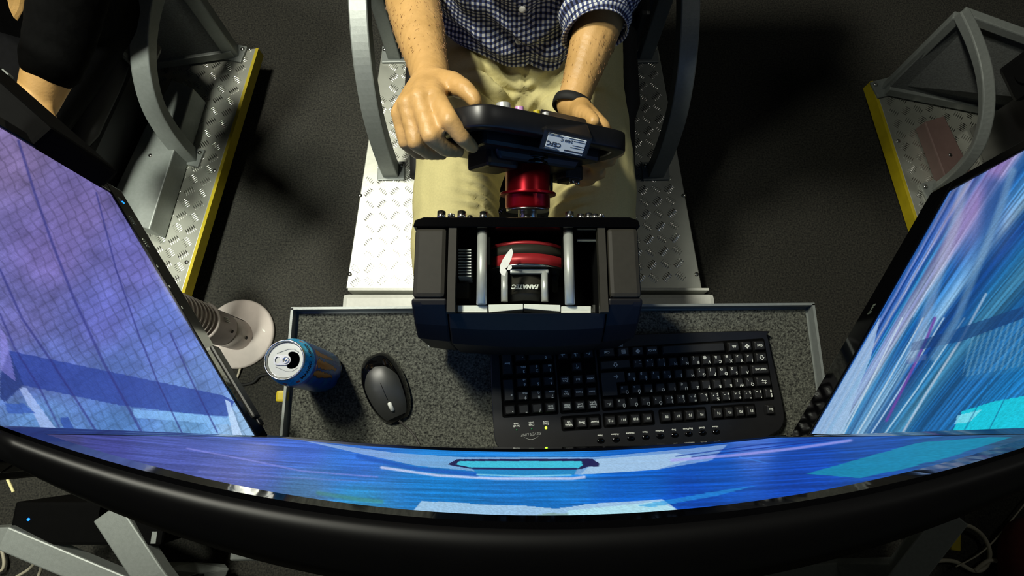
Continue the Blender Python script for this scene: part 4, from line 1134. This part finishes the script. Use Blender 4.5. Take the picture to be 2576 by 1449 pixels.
for q in (la[0], ra[0], at(470, 1560, zl - .04), at(2190, 1560, zl - .04)):
    MB().box((q.x, q.y, q.z / 2), (.045, .045, q.z)).build('foot_post', M_rubber, st)
nb_ = thing('stand_leg', 'bent grey steel beam at the lower left corner with cables tied to it', 'stand', (at(22, 1345, .3).x, at(22, 1345, .3).y, 0))
beam([at(-60, 1356, .30), at(24, 1350, .30), at(330, 1478, .26), at(420, 1516, .25)], 'beam', .044, par=nb_, hh=.8)
for q in (at(24, 1352, .30), at(400, 1508, .25)):
    MB().box((q.x, q.y, q.z / 2 - .01), (.035, .035, q.z - .02)).build('foot_post', M_rubber, nb_)

# ------------------------------------------------------------------ tower fan, computer, cables
fb = at(600, 839, .012)
fan = thing('tower_fan', 'small warm grey tower fan on a round base beside the left monitor', 'fan', (fb.x, fb.y, 0))
MB().lathe([(.088, 0), (.0925, .004), (.0925, .010), (.088, .016), (.05, .019), (.040, .030)], Matrix.Translation((fb.x, fb.y, 0)), 64).build('base', M_fan, fan)
FX, FY = fb.x + .004, fb.y - .006
MB().lathe([(.0395, .022), (.0395, .108), (.038, .11)], Matrix.Translation((FX, FY, 0)), 48).build('neck', M_fan, fan)
MB().lathe([(.0375, .108), (.0405, .114), (.0415, .52), (.036, .545), (.01, .55)], Matrix.Translation((FX, FY, 0)), 48).build('column', M_fan2, fan, label='grey fan column')
for k in range(15):
    z = .235 + k * .018
    q = [(FX + .0425 * math.cos(a), FY + .0425 * math.sin(a), z) for a in [R(-70 + 14 * i) for i in range(11)]]
    MB().tube(q, .0032, seg=6).build('grille_slat', M_fan, fan)
q = [(FX + .0425 * math.cos(a), FY + .0425 * math.sin(a), .215) for a in [R(-70 + 14 * i) for i in range(11)]]
MB().tube(q, .006, seg=8).build('grille_ring', M_fan, fan)
for (a, z, r) in ((-14, .135, .004), (-18, .055, .004)):
    c = Vector((math.cos(R(a)), math.sin(R(a)), 0)); p = Vector((FX, FY, z)) + c * .0405
    MB().cyl(p - c * .002, p + c * .0012, r, seg=14).build('screw_hole', M_rubber, fan)
for i in range(3):
    a = R(12 + 7 * i); c = Vector((math.cos(a), math.sin(a), 0))
    MB().cyl(Vector((FX, FY, .155)) + c * .0415, Vector((FX, FY, .178)) + c * .0418, .0012, seg=6).build('printed_bar', M_white, fan)
a = R(64); c = Vector((math.cos(a), math.sin(a), 0))
MB().cyl(Vector((FX, FY, .03)) + c * .0400, Vector((FX, FY, .53)) + c * .042, .0008, seg=6).build('seam', M_rubber, fan)
MB().box((fb.x + .062, fb.y + .012, .0172), (.026, .0032, .0012), Matrix.Rotation(R(-40), 3, 'Z')).build('base_mark', M_white, fan)
def cable(name, pts, r, m, label):
    c = MB().tube(catmull(pts, 8), r, seg=8).build(name, m); tag(c, label, 'cable'); return c
cable('power_cable', [at(604, 926, .012), at(598, 945, .008), at(590, 962, .008), at(588, 985, .008), at(560, 1040, .008)], .003, M_cord, 'pale power cable running from under the tower fan base')
cable('power_cable', [at(560, 955, .01), at(600, 968, .01), at(635, 962, .01), at(655, 945, .01), at(690, 940, .01)], .004, M_rubber, 'black cable on the carpet between fan base and can')
pc = thing('computer_tower', 'black computer tower with blue power lamp at the lower left', 'computer', (at(220, 1300, .30).x, at(220, 1300, .30).y, 0))
c0, c1 = at(38, 1262, .30), at(405, 1372, .30)
cc = (c0 + c1) / 2
MB().box((cc.x, cc.y, .15), (abs(c1.x - c0.x), abs(c1.y - c0.y), .30), bev=.006).build('case', M_void, pc)
p = at(70, 1307, .3015); MB().lathe([(.003, 0), (.0024, .0014), (.0002, .002)], Matrix.Translation((p.x, p.y, .3)), 12).build('power_lamp', emit('blue_lamp', (20, 120, 255), 3.0), pc)
p = at(388, 1352, .3); MB().box((p.x, p.y, .300), (.010, .022, .003)).build('latch', M_grey, pc)
cable('white_cable', [at(2394, 1318, .03), at(2440, 1324, .03), at(2474, 1350, .02), at(2490, 1390, .02), at(2480, 1425, .01), at(2450, 1436, .01), at(2400, 1412, .01), at(2352, 1412, .01), at(2330, 1425, .01)], .0048, M_cord, 'pale cable looping past the stand leg at lower right')
cable('white_cable', [at(2452, 1436, .012), at(2490, 1410, .02), at(2540, 1420, .02), at(2600, 1440, .02)], .0048, M_cord, 'pale cable at the lower right running out past the corner')
cable('white_cable', [at(2404, 1426, .02), at(2460, 1396, .02), at(2510, 1350, .02), at(2600, 1240, .02)], .0018, M_cord, 'thin pale wire rising to the right edge at lower right')
cable('white_cable', [at(-6, 1148, .2), at(12, 1190, .2), at(34, 1238, .2)], .003, mat('cream_cable', (214, 206, 150), .5, noise=40, amt=.05), 'cream cable at the left edge under the left monitor')
cable('white_cable', [at(2, 1376, .02), at(10, 1410, .02), at(6, 1432, .02), at(-10, 1440, .02)], .0036, M_cord, 'short pale cable end at the lower left edge')
cable('white_cable', [at(40, 1452, .22), at(70, 1434, .24), at(92, 1414, .255), at(104, 1424, .235), at(96, 1452, .22)], .0032, M_cord, 'thin pale cable looped on the bent beam at lower left')
ye = MB().prism([xy(at(2393, 1275, .05)), xy(at(2420, 1270, .05)), xy(at(2418, 1388, .05)), xy(at(2393, 1384, .05))], 0, .05).build('edge_block', M_yellow, bevel=.003); tag(ye, 'yellow painted block end on the floor behind the right stand leg', 'block')
tl = thing('cable_box', 'dark flat adapter box with a pale plate on the floor below the centre monitor', 'box', (at(1800, 1405, .02).x, at(1800, 1405, .02).y, 0))
MB().prism([xy(at(x, y, .04)) for x, y in ((1690, 1390), (1850, 1360), (1880, 1420), (1720, 1449))], 0, .04).build('case', M_black, tl, bevel=.004)
MB().prism([xy(at(x, y, .042)) for x, y in ((1752, 1398), (1830, 1386), (1842, 1400), (1775, 1416))], .04, .0425).build('plate', M_brown, tl)
rd = MB().lathe([(.05, 0), (.085, .02), (.09, .06), (.06, .095), (.01, .105)], Matrix.Translation((at(2628, 1452, .05).x, at(2628, 1452, .05).y, 0)) @ Matrix.Diagonal((1, 1.5, 1, 1)), 28).build('red_bundle', mat('dark_red_cloth', (92, 34, 34), .9, noise=60, amt=.15, bump=.3)); tag(rd, 'dull red rounded bundle at the lower right corner', 'bundle')

# ------------------------------------------------------------------ driver
A_ = at
drv = thing('person', 'person in a checked shirt and khaki trousers gripping the racing wheel', 'person', (.022, .72, .55))
def V(x, y, z): return Vector((x, y, z))
# the driver's right arm (left in the picture)
rs, re = V(-.175, .93, 1.02), V(-.185, .775, .675)
rw = A_(1084, 196, .792)
r_arm = [(rs, .052), (rs.lerp(re, .55), .047), (re, .042), (re.lerp(rw, .30), .045), (re.lerp(rw, .62), .039), (re.lerp(rw, .88), .030), (rw, .0285)]
rh = []
def f(*pts): rh.append([(Vector(p), r) for p, r in pts])
# palm: wrist to knuckles
kn = [A_(1096, 244, .862), A_(1056, 249, .864), A_(1026, 264, .854), A_(1006, 286, .838)]
for q, r in zip(kn, (.0145, .0145, .0140, .0130)):
    rh.append([(rw, .024), (rw.lerp(q, .55), .0185), (q, r)])
f((kn[0], .0132), (A_(1132, 304, .882), .0120), (A_(1164, 348, .868), .0104), (A_(1184, 366, .848), .0092), (A_(1192, 372, .840), .0074))
f((kn[1], .0134), (A_(1084, 342, .872), .0124), (A_(1122, 374, .848), .0108), (A_(1152, 380, .832), .0094))
f((kn[2], .0128), (A_(1046, 358, .848), .0118), (A_(1082, 384, .822), .0104), (A_(1112, 386, .808), .0092))
f((kn[3], .0114), (A_(1020, 358, .826), .0104), (A_(1050, 384, .802), .0094), (A_(1078, 388, .790), .0084))
f((rw.lerp(kn[0], .25), .021), (A_(1140, 212, .842), .0165), (A_(1170, 226, .858), .0128), (A_(1190, 246, .862), .0108), (A_(1196, 258, .862), .0095))
# the driver's left arm (right in the picture)
ls_, le = V(.225, .93, 1.02), V(.185, .79, .70)
lw = A_(1440, 262, .690)
l_arm = [(ls_, .052), (ls_.lerp(le, .55), .047), (le, .043), (le.lerp(lw, .30), .044), (le.lerp(lw, .62), .037), (le.lerp(lw, .88), .0275), (lw, .0265)]
kl = [A_(1512, 322, .738), A_(1496, 328, .718), A_(1480, 340, .694), A_(1466, 352, .672)]
for q, r in zip(kl, (.0145, .0145, .0135, .0125)):
    rh.append([(lw, .023), (lw.lerp(q, .55), .0185), (q, r)])
f((kl[0], .0128), (A_(1556, 378, .700), .0115), (A_(1522, 392, .690), .0102), (A_(1490, 388, .690), .0088))
f((kl[1], .0130), (A_(1532, 402, .672), .0122), (A_(1500, 412, .660), .0108), (A_(1470, 404, .662), .0092))
f((kl[2], .0124), (A_(1508, 436, .640), .0115), (A_(1478, 446, .628), .0102), (A_(1452, 436, .630), .0090))
f((kl[3], .0112), (A_(1486, 452, .612), .0102), (A_(1462, 458, .600), .0092), (A_(1440, 448, .602), .0082))
f((lw.lerp(kl[0], .3), .020), (A_(1464, 288, .735), .0155), (A_(1482, 296, .765), .0120), (A_(1494, 306, .785), .0098))
nk = V(.025, .96, 1.10)
trunk = [[(V(.022, .79, .52), .105), (V(.022, .81, .68), .100), (V(.022, .86, .86), .115), (V(.022, .90, .99), .115), (nk, .058), (V(.025, .955, 1.17), .056)],
         [(V(-.08, .90, .98), .09), (rs, .058)], [(V(.125, .90, .98), .09), (ls_, .058)],
         [(V(-.07, .76, .475), .09), (V(-.108, .50, .475), .072), (V(-.108, .285, .475), .058), (V(-.12, .12, .24), .045), (V(-.12, .05, .215), .034), (V(-.12, -.06, .185), .030)],
         [(V(.115, .76, .475), .09), (V(.150, .50, .475), .072), (V(.150, .285, .475), .058), (V(.16, .12, .24), .045), (V(.16, .05, .215), .034), (V(.16, -.06, .185), .030)]]
hd = V(.025, .935, 1.28)
head_blobs = [(hd, (.074, .092, .105)), (hd + V(0, -.03, -.05), (.058, .066, .062)), (hd + V(0, -.095, -.015), (.012, .016, .022)), (hd + V(-.076, .005, -.01), (.010, .018, .03)), (hd + V(.076, .005, -.01), (.010, .018, .03))]
def skin_fn(co, no):
    # tendons and creases on the backs of the hands
    x, y, z = co[:, 0], co[:, 1], co[:, 2]
    return .0004 * np.sin(x * 420 + y * 200) * np.sin(y * 380 - z * 260) * (z > .58) * (y < .62)
body = soup('body', [r_arm, l_arm] + rh + trunk, M_skin, .0034, drv, 5, head_blobs, skin_fn)
# short dark hairs on the bare forearms
bm_ = body.data; nvb = len(bm_.vertices)
cob = np.empty(nvb * 3, np.float32); bm_.vertices.foreach_get('co', cob); cob = cob.reshape(-1, 3) + np.array([.022, .72, .55], np.float32)
nob = np.empty(nvb * 3, np.float32); bm_.vertices.foreach_get('normal', nob); nob = nob.reshape(-1, 3)
selr = (cob[:, 0] < -.075) & (cob[:, 1] > .525) & (cob[:, 1] < .74) & (cob[:, 2] > .62) & (cob[:, 2] < .86) & (nob[:, 2] > -.2)
sell = (cob[:, 0] > .08) & (cob[:, 1] > .54) & (cob[:, 1] < .625) & (cob[:, 2] > .62) & (cob[:, 2] < .80) & (nob[:, 2] > -.2)
hm = MB(); rr0 = np.random.RandomState(8)
for i in rr0.permutation(np.nonzero(selr | sell)[0])[:520]:
    p = Vector(cob[i]); n_ = Vector(nob[i]); dn = V(rr0.uniform(-.5, .5), -1, rr0.uniform(-.3, .3)); dn = (dn - n_ * dn.dot(n_)).normalized()
    sd = dn.cross(n_) * .00004; l_ = rr0.uniform(.003, .007)
    hm.add([p - sd, p + sd, p + dn * l_ * .6 + n_ * l_ * .28 + sd * .6, p + dn * l_ + n_ * l_ * .22], [(0, 1, 2), (0, 2, 3)])
hm.build('arm_hair', mat('dark_arm_hair', (130, 94, 56), .6, noise=60, amt=.1), drv, kind='stuff')
# hair, eyes, mouth (the head is above the picture)
hb = MB()
rings = []
for i in range(10):
    tt_ = PI * .56 * i / 9
    rings.append([hd + V(.079 * math.sin(tt_ + .02) * math.cos(2 * PI * j / 28), .012 + .097 * math.sin(tt_ + .02) * math.sin(2 * PI * j / 28), .018 + .096 * math.cos(tt_) + (.03 if math.sin(2 * PI * j / 28) < -.3 else -.02) * (i / 9) ** 3) for j in range(28)])
hb.loft(rings).build('hair', mat('brown_hair', (48, 34, 24), .6, noise=80, amt=.3, bump=.4, stretch=(1, 1, .2)), drv)
for s in (-1, 1):
    e = MB().lathe([(.0005, -.011), (.008, -.008), (.011, 0), (.008, .008), (.0005, .011)], Matrix.Translation(hd + V(s * .03, -.081, .0)), 16).build('eye', M_leg, drv)
    MB().cyl(hd + V(s * .03, -.0915, 0), hd + V(s * .03, -.0935, 0), .005, seg=12).build('pupil', M_black, e)
MB().tube([hd + V(-.022, -.088, -.062), hd + V(0, -.094, -.060), hd + V(.022, -.088, -.062)], [.003, .0055, .003], seg=8).build('mouth', mat('lips', (150, 80, 70), .5, noise=40, amt=.05), drv)

# trousers
def wr(co, no):
    x, y, z = co[:, 0], co[:, 1], co[:, 2]
    d = np.zeros(len(x))
    top = np.clip(no[:, 2] + .25, 0, 1)
    # creases fanning from the crotch
    cxr, cyr = x - .022, y - .63
    rad = np.hypot(cxr, cyr) + 1e-4; an = np.arctan2(cyr, cxr)
    near = np.exp(-((rad - .09) / .07) ** 2)
    d += .0085 * near * np.sin(an * 7 + 9 * vnoise(x * 12, y * 12, 41)) * top
    # folds across the inside of the knees
    for s, cx_ in ((1, -.06), (-1, .105)):
        inn = np.exp(-((x - cx_) / .030) ** 2) * np.exp(-((y - .385) / .085) ** 2)
        d += .0065 * inn * np.sin(y * 300 + 3 * vnoise(x * 30, y * 30, 43) + s * x * 60)
    d += .014 * (fbm(x * 9, y * 9, 44) - .5) + .005 * (fbm(x * 26, y * 18, 46) - .5)
    zq = .56
    lines = [[(1260, 772), (1300, 740), (1400, 660), (1545, 588)], [(760, 566), (900, 532), (1040, 566), (1200, 650)], [(1090, 500), (1350, 566), (1520, 540)], [(880, 640), (1080, 722), (1245, 775)],
             [(1250, 640), (1400, 600), (1560, 500)], [(700, 640), (860, 600), (1000, 640)], [(1540, 760), (1640, 700), (1780, 660)]]
    lines += [[(860 + 8 * k, 1190 + 46 * k), (940, 1200 + 46 * k), (1005 - 6 * k, 1186 + 46 * k)] for k in range(7)] + [[(1530 + 6 * k, 1250 + 62 * k), (1580, 1256 + 62 * k), (1640, 1244 + 62 * k)] for k in range(5)]
    for n_, ln in enumerate(lines):
        q = [A_(880 + a_ / 2.862, b_ / 2.862, zq) for a_, b_ in ln]
        best = np.full(len(x), 1e3); par = np.zeros(len(x))
        for k_, (p0_, p1_) in enumerate(zip(q[:-1], q[1:])):
            ex, ey = p1_.x - p0_.x, p1_.y - p0_.y
            t_ = np.clip(((x - p0_.x) * ex + (y - p0_.y) * ey) / (ex * ex + ey * ey), 0, 1)
            ds = np.hypot(x - p0_.x - t_ * ex, y - p0_.y - t_ * ey)
            par = np.where(ds < best, (k_ + t_) / (len(q) - 1), par); best = np.minimum(best, ds)
        wv = .0065 if n_ < 7 else .0048
        am = (.0085 if n_ < 7 else .0050) * np.sin(PI * np.clip(par, 0.02, .98)) ** .6
        d += top * am * (-np.exp(-(best / wv) ** 2) + .55 * np.exp(-((best - 2.1 * wv) / wv) ** 2))
    d += np.where(np.abs(x - .022 - .02 * (y - .6)) < .0028, -.004, 0) * np.clip((y - .55) / .04, 0, 1) * top
    return d.astype(np.float32)
TRS = [[(V(-.070, .79, .478), .110), (V(-.086, .64, .486), .098), (V(-.106, .46, .490), .0865), (V(-.108, .32, .488), .079), (V(-.108, .275, .465), .074), (V(-.120, .12, .265), .066), (V(-.120, .06, .232), .060)],
       [(V(.120, .79, .478), .110), (V(.132, .64, .486), .098), (V(.151, .46, .490), .0865), (V(.152, .32, .488), .079), (V(.152, .275, .465), .074), (V(.160, .12, .265), .066), (V(.160, .06, .232), .060)],
       [(V(-.02, .70, .474), .098), (V(.068, .70, .474), .098)], [(V(-.01, .82, .52), .12), (V(.055, .82, .52), .12)]]
tr = soup('trousers', TRS, M_khaki, .0055, drv, 8, (), wr)

# checked shirt: body and rolled sleeves, gingham woven in the cloth's own coordinates
gm = bpy.data.materials.new('navy_gingham'); gm.use_nodes = True
nt = gm.node_tree; b = nt.nodes['Principled BSDF']; b.inputs['Roughness'].default_value = .85
uvn = nt.nodes.new('ShaderNodeUVMap'); uvn.uv_map = 'UVMap'
sc_ = nt.nodes.new('ShaderNodeVectorMath'); sc_.operation = 'SCALE'; sc_.inputs['Scale'].default_value = 1 / .0088
nt.links.new(uvn.outputs[0], sc_.inputs[0])
sep = nt.nodes.new('ShaderNodeSeparateXYZ'); nt.links.new(sc_.outputs[0], sep.inputs[0])
bits = []
for k in (0, 1):
    fr = nt.nodes.new('ShaderNodeMath'); fr.operation = 'FRACT'; nt.links.new(sep.outputs[k], fr.inputs[0])
    gt = nt.nodes.new('ShaderNodeMath'); gt.operation = 'GREATER_THAN'; gt.inputs[1].default_value = .5; nt.links.new(fr.outputs[0], gt.inputs[0]); bits.append(gt)
ad = nt.nodes.new('ShaderNodeMath'); ad.operation = 'ADD'; nt.links.new(bits[0].outputs[0], ad.inputs[0]); nt.links.new(bits[1].outputs[0], ad.inputs[1])
hf = nt.nodes.new('ShaderNodeMath'); hf.operation = 'MULTIPLY'; hf.inputs[1].default_value = .5; nt.links.new(ad.outputs[0], hf.inputs[0])
rp = nt.nodes.new('ShaderNodeValToRGB'); rp.color_ramp.interpolation = 'CONSTANT'
rp.color_ramp.elements[0].color = lin(214, 216, 214); rp.color_ramp.elements[1].position = .25; rp.color_ramp.elements[1].color = lin(72, 82, 124)
e3 = rp.color_ramp.elements.new(.75); e3.color = lin(12, 16, 42)
nt.links.new(hf.outputs[0], rp.inputs[0]); nt.links.new(rp.outputs[0], b.inputs['Base Color'])

def cloth(name, P, uv, par, closed=True):
    me = grid_mesh(name, P, gm, uv=uv)
    me.transform(root_mx(drv).inverted())
    o = link_mesh(name, me, par)
    md_ = o.modifiers.new('cloth', 'SOLIDIFY'); md_.thickness = .0018; md_.offset = -1
    return o
NU, NV = 300, 150
th = np.linspace(0, 2 * PI, NU + 1)                      # 0 = +x, -pi/2 (3pi/2) = front
zs = np.linspace(0, 1, NV)
key_z = [0, .05, .15, .30, .45, .62, .80, .92, 1.0]
kz = lambda a, zz_: np.interp(zz_, key_z, a)
zc = kz([.588, .603, .632, .680, .740, .82, .93, 1.01, 1.075], zs)
yc = kz([.815, .815, .815, .815, .820, .842, .88, .92, .945], zs)
ax_ = kz([.178, .180, .178, .172, .168, .172, .182, .165, .075], zs)
ay_ = kz([.132, .140, .146, .144, .140, .135, .128, .105, .078], zs)
T, Zs = np.meshgrid(th, zs)
cosT, sinT = np.cos(T), np.sin(T)
pw = .82
X = .024 + ax_[:, None] * np.sign(cosT) * np.abs(cosT) ** pw
Y = yc[:, None] + ay_[:, None] * np.sign(sinT) * np.abs(sinT) ** pw
Zz = zc[:, None] + 0 * T
front = np.clip(-sinT, 0, 1)
xx = X - .024
# shirt tails: the hem drops forward on the lap, split at the placket
hem = np.exp(-Zs / .07)
tail = np.where(xx > .004, np.exp(-((xx - .045) / .038) ** 2), .55 * np.exp(-((xx + .02) / .05) ** 2))
Y = Y - hem * front * (.008 + .030 * tail)
Zz = Zz - hem * front * (.004 + .010 * tail)
# folds
fold = (.0085 * np.sin(xx * 62 + Zz * 46 + 3.2 * vnoise(xx * 9 + 5, Zz * 9, 51)) + .0065 * np.sin(Zz * 95 - np.abs(xx) * 60 + 4 * vnoise(xx * 14, Zz * 12, 52)) + .006 * (fbm(xx * 24 + 7, Zz * 24, 53) - .5) * 2) * np.clip(Zs * 6 + .35, 0, 1)
Y = Y - fold * front
X = X + .004 * np.sin(Zz * 110 + 5 * T) * (1 - front)
placket = np.abs(xx - .001 + .006 * np.sin(Zz * 40)) < .013
Y = Y - .0024 * placket * front
P = np.stack([X, Y, Zz], -1)
du = np.concatenate([np.zeros((NV, 1)), np.cumsum(np.linalg.norm(np.diff(P, axis=1), axis=2), 1)], 1)
du = np.repeat(du[40:41], NV, 0)
dv = np.concatenate([np.zeros((1, NU + 1)), np.cumsum(np.linalg.norm(np.diff(P, axis=0), axis=2), 0)], 0)
dv = .5 * dv + .5 * dv.mean(1, keepdims=True)
shirt = cloth('shirt', P, np.stack([du, dv], -1), drv)
M_btn = mat('shirt_button', (206, 204, 196), .35, noise=50, amt=.05)
for px, py, zq in ((1308, 36, .715), (1296, 112, .642)):
    q = A_(px, py, zq)
    i = np.argmin(((P - np.array(q)) ** 2).sum(-1) + 10 * (P[..., 1] > .8)); c = Vector(P.reshape(-1, 3)[i])
    MB().lathe([(.0056, -.002), (.0058, .0008), (.0045, .0018), (.0003, .0013)], Matrix.Translation(c + V(0, -.001, .0006)) @ Matrix.Rotation(R(62), 4, 'X'), 16).build('button', M_btn, shirt)

def sleeve(pts, rads, flare, name='sleeve', parts=70, seg=120, roll=True, seed=0):
    pts = catmull(pts, 12); n = len(pts)
    rad = np.interp(np.linspace(0, 1, n), np.linspace(0, 1, len(rads)), rads)
    Pq = np.zeros((n, seg + 1, 3)); prev = V(1, 0, 0); Ls = [0]
    for i, p in enumerate(pts):
        t_ = (pts[min(i + 1, n - 1)] - pts[max(i - 1, 0)]).normalized()
        u_ = (prev - t_ * prev.dot(t_)).normalized(); v_ = t_.cross(u_)
        if i: Ls.append(Ls[-1] + (p - pts[i - 1]).length)
        for j in range(seg + 1):
            a = 2 * PI * j / seg
            r = rad[i] * (1 + .045 * math.sin(a * 3 + i * .35 + seed) + .05 * math.sin(i * .9 + 2 * math.sin(a + seed)))
            if roll and i > n - 14: r *= 1.05 + .045 * math.sin((i - n + 14) * 1.6)
            Pq[i, j] = p + u_ * (math.cos(a) * r) + v_ * (math.sin(a) * r)
    aa = np.arange(seg + 1)[None, :] / seg * 2 * PI * float(np.mean(rads))
    uv = np.stack([aa + 0 * np.array(Ls)[:, None], np.array(Ls)[:, None] + 0 * aa], -1)
    return cloth(name, Pq, uv, drv)
l_end = A_(1502, 82, .705)
sleeve([V(.15, .90, 1.01), ls_ + V(.0, -.005, -.02), ls_.lerp(le, .5), le + V(.004, .005, .0), l_end + V(.0, .05, .0), l_end], [.075, .070, .066, .060, .055, .050], 0, seed=1.3)
r_end = re.lerp(rs, .25)
sleeve([V(-.10, .90, 1.01), rs + V(0, -.005, -.02), rs.lerp(re, .4), r_end], [.075, .070, .064, .060], 0, seed=.4)
# wristband
bd = (lw - le).normalized(); bp = lw + bd * .002
q = bd.to_track_quat('Z', 'Y').to_matrix()
mb = MB(); ring = [bp + q @ V(.0315 * math.cos(2 * PI * i / 40), .029 * math.sin(2 * PI * i / 40), .003 * math.sin(2 * PI * i / 40)) for i in range(40)]
sec = [(.13, -1), (.13, 1), (-.13, 1), (-.13, -1)]
ring2 = []
for i in range(41):
    a = 2 * PI * i / 40; rr_ = V(math.cos(a), math.sin(a), 0); c = bp + q @ V(.0300 * math.cos(a), .0285 * math.sin(a), 0)
    ring2.append([c + q @ (rr_ * s0 + V(0, 0, s1)) for s0, s1 in ((-.0008, -.0075), (.0012, -.0075), (.0022, 0), (.0012, .0075), (-.0008, .0075))])
mb.loft(ring2, True, False, True)
wband = mb.build('wristband', M_rubber, drv, label='black wristband')

# ------------------------------------------------------------------ neighbour in black
nbp = thing('person', 'person in black seated at the upper left with bare forearm behind the left monitor', 'person', (-.9, .78, .5))
s0, s1 = V(-.99, .86, .82), V(-.635, .80, .82)
e1_ = A_(150, 95, .70); w1 = A_(92, 262, .66); sk = A_(122, 182, .675)
e0_ = V(-1.24, .74, .68); w0 = V(-1.14, .55, .68)
tc = V(-.97, .89, .50)
hand2 = []
hd1 = w1 + V(-.06, -.045, .02)
for k in range(4):
    b0_ = w1.lerp(hd1, .9) + V(-.03 + .02 * k, 0, 0)
    hand2.append([(w1, .024), (b0_, .013), (b0_ + V(0, -.04, -.005), .010), (b0_ + V(0, -.055, -.03), .0085)])
hand2.append([(w1, .022), (w1 + V(.035, -.035, .01), .013), (w1 + V(.04, -.065, .012), .010)])
hd0 = w0 + V(0, -.07, .02)
for k in range(4):
    b0_ = w0.lerp(hd0, .9) + V(-.03 + .02 * k, 0, 0)
    hand2.append([(w0, .024), (b0_, .013), (b0_ + V(0, -.04, -.005), .010), (b0_ + V(0, -.055, -.03), .0085)])
hand2.append([(w0, .022), (w0 + V(-.035, -.035, .01), .013), (w0 + V(-.04, -.065, .012), .010)])
nh = V(-.82, .80, 1.07)
soup('body', [[(tc, .12), (V(-.88, .85, .64), .115), (V(-.83, .83, .76), .11), (V(-.82, .82, .86), .06), (nh + V(0, .02, -.1), .054)], [(V(-.86, .84, .80), .08), (s0, .055)], [(V(-.79, .83, .80), .08), (s1, .055)],
              [(s0, .052), (e0_, .042), (w0, .028)], [(s1, .050), (e1_, .040), (sk, .037), (w1, .030)],
              [(V(-1.04, .88, .45), .085), (V(-1.16, .48, .47), .065), (V(-1.2, .30, .25), .045), (V(-1.2, .22, .16), .035), (V(-1.2, .1, .14), .028)], [(V(-.92, .88, .45), .085), (V(-1.05, .48, .47), .065), (V(-1.04, .30, .25), .045), (V(-1.04, .22, .16), .035), (V(-1.04, .1, .14), .028)]] + hand2, M_skin, .006, nbp, 5,
     [(nh, (.074, .092, .105)), (nh + V(0, -.03, -.05), (.058, .066, .062)), (nh + V(0, -.095, -.015), (.012, .016, .022)), (nh + V(-.076, .005, -.01), (.01, .018, .03)), (nh + V(.076, .005, -.01), (.01, .018, .03))])
def knit(co, no):
    return (.004 * np.sin(co[:, 1] * 240 + co[:, 0] * 60) * .15 + .006 * (fbm(co[:, 0] * 14, co[:, 1] * 14 + co[:, 2] * 9, 61) - .5)).astype(np.float32)
soup('sweater', [[(tc + V(0, 0, -.02), .140), (V(-.88, .85, .64), .132), (V(-.83, .83, .76), .122)], [(V(-.87, .84, .80), .09), (s0, .066), (s0.lerp(e0_, .5), .062), (e0_, .054), (e0_.lerp(w0, .8), .042)],
                 [(V(-.78, .83, .80), .09), (s1, .066), (s1.lerp(e1_, .5), .056), (e1_, .050), (e1_.lerp(sk, .72), .046)]], M_tee, .007, nbp, 6, (), knit)
soup('trousers', [[(V(-1.04, .90, .46), .105), (V(-1.16, .48, .48), .080), (V(-1.2, .30, .26), .062), (V(-1.2, .23, .19), .058)], [(V(-.92, .90, .46), .105), (V(-1.05, .48, .48), .080), (V(-1.04, .30, .26), .062), (V(-1.04, .23, .19), .058)]], mat('black_denim', (5, 5, 6), .9, noise=120, amt=.2, bump=.2, spec=.08), .008, nbp, 6)
p_ = A_(26, 12, .80)
# V-shaped neckline of bare skin
nv_ = [A_(2, -60, .80), A_(62, -60, .80), A_(47, 20, .745), A_(33, 46, .725), A_(20, 18, .745)]
MB().add([tuple(v) for v in nv_] + [tuple(v - V(0, 0, .01)) for v in nv_], [(0, 1, 2, 3, 4), (9, 8, 7, 6, 5)] + [(i, (i + 1) % 5, 5 + (i + 1) % 5, 5 + i) for i in range(5)]).build('neckline', M_skin, nbp, bevel=.003)
hbm = MB(); rings = []
for i in range(10):
    tt_ = PI * .56 * i / 9
    rings.append([nh + V(.079 * math.sin(tt_ + .02) * math.cos(2 * PI * j / 24), .012 + .097 * math.sin(tt_ + .02) * math.sin(2 * PI * j / 24), .018 + .096 * math.cos(tt_)) for j in range(24)])
hbm.loft(rings).build('hair', MATS['brown_hair'], nbp)
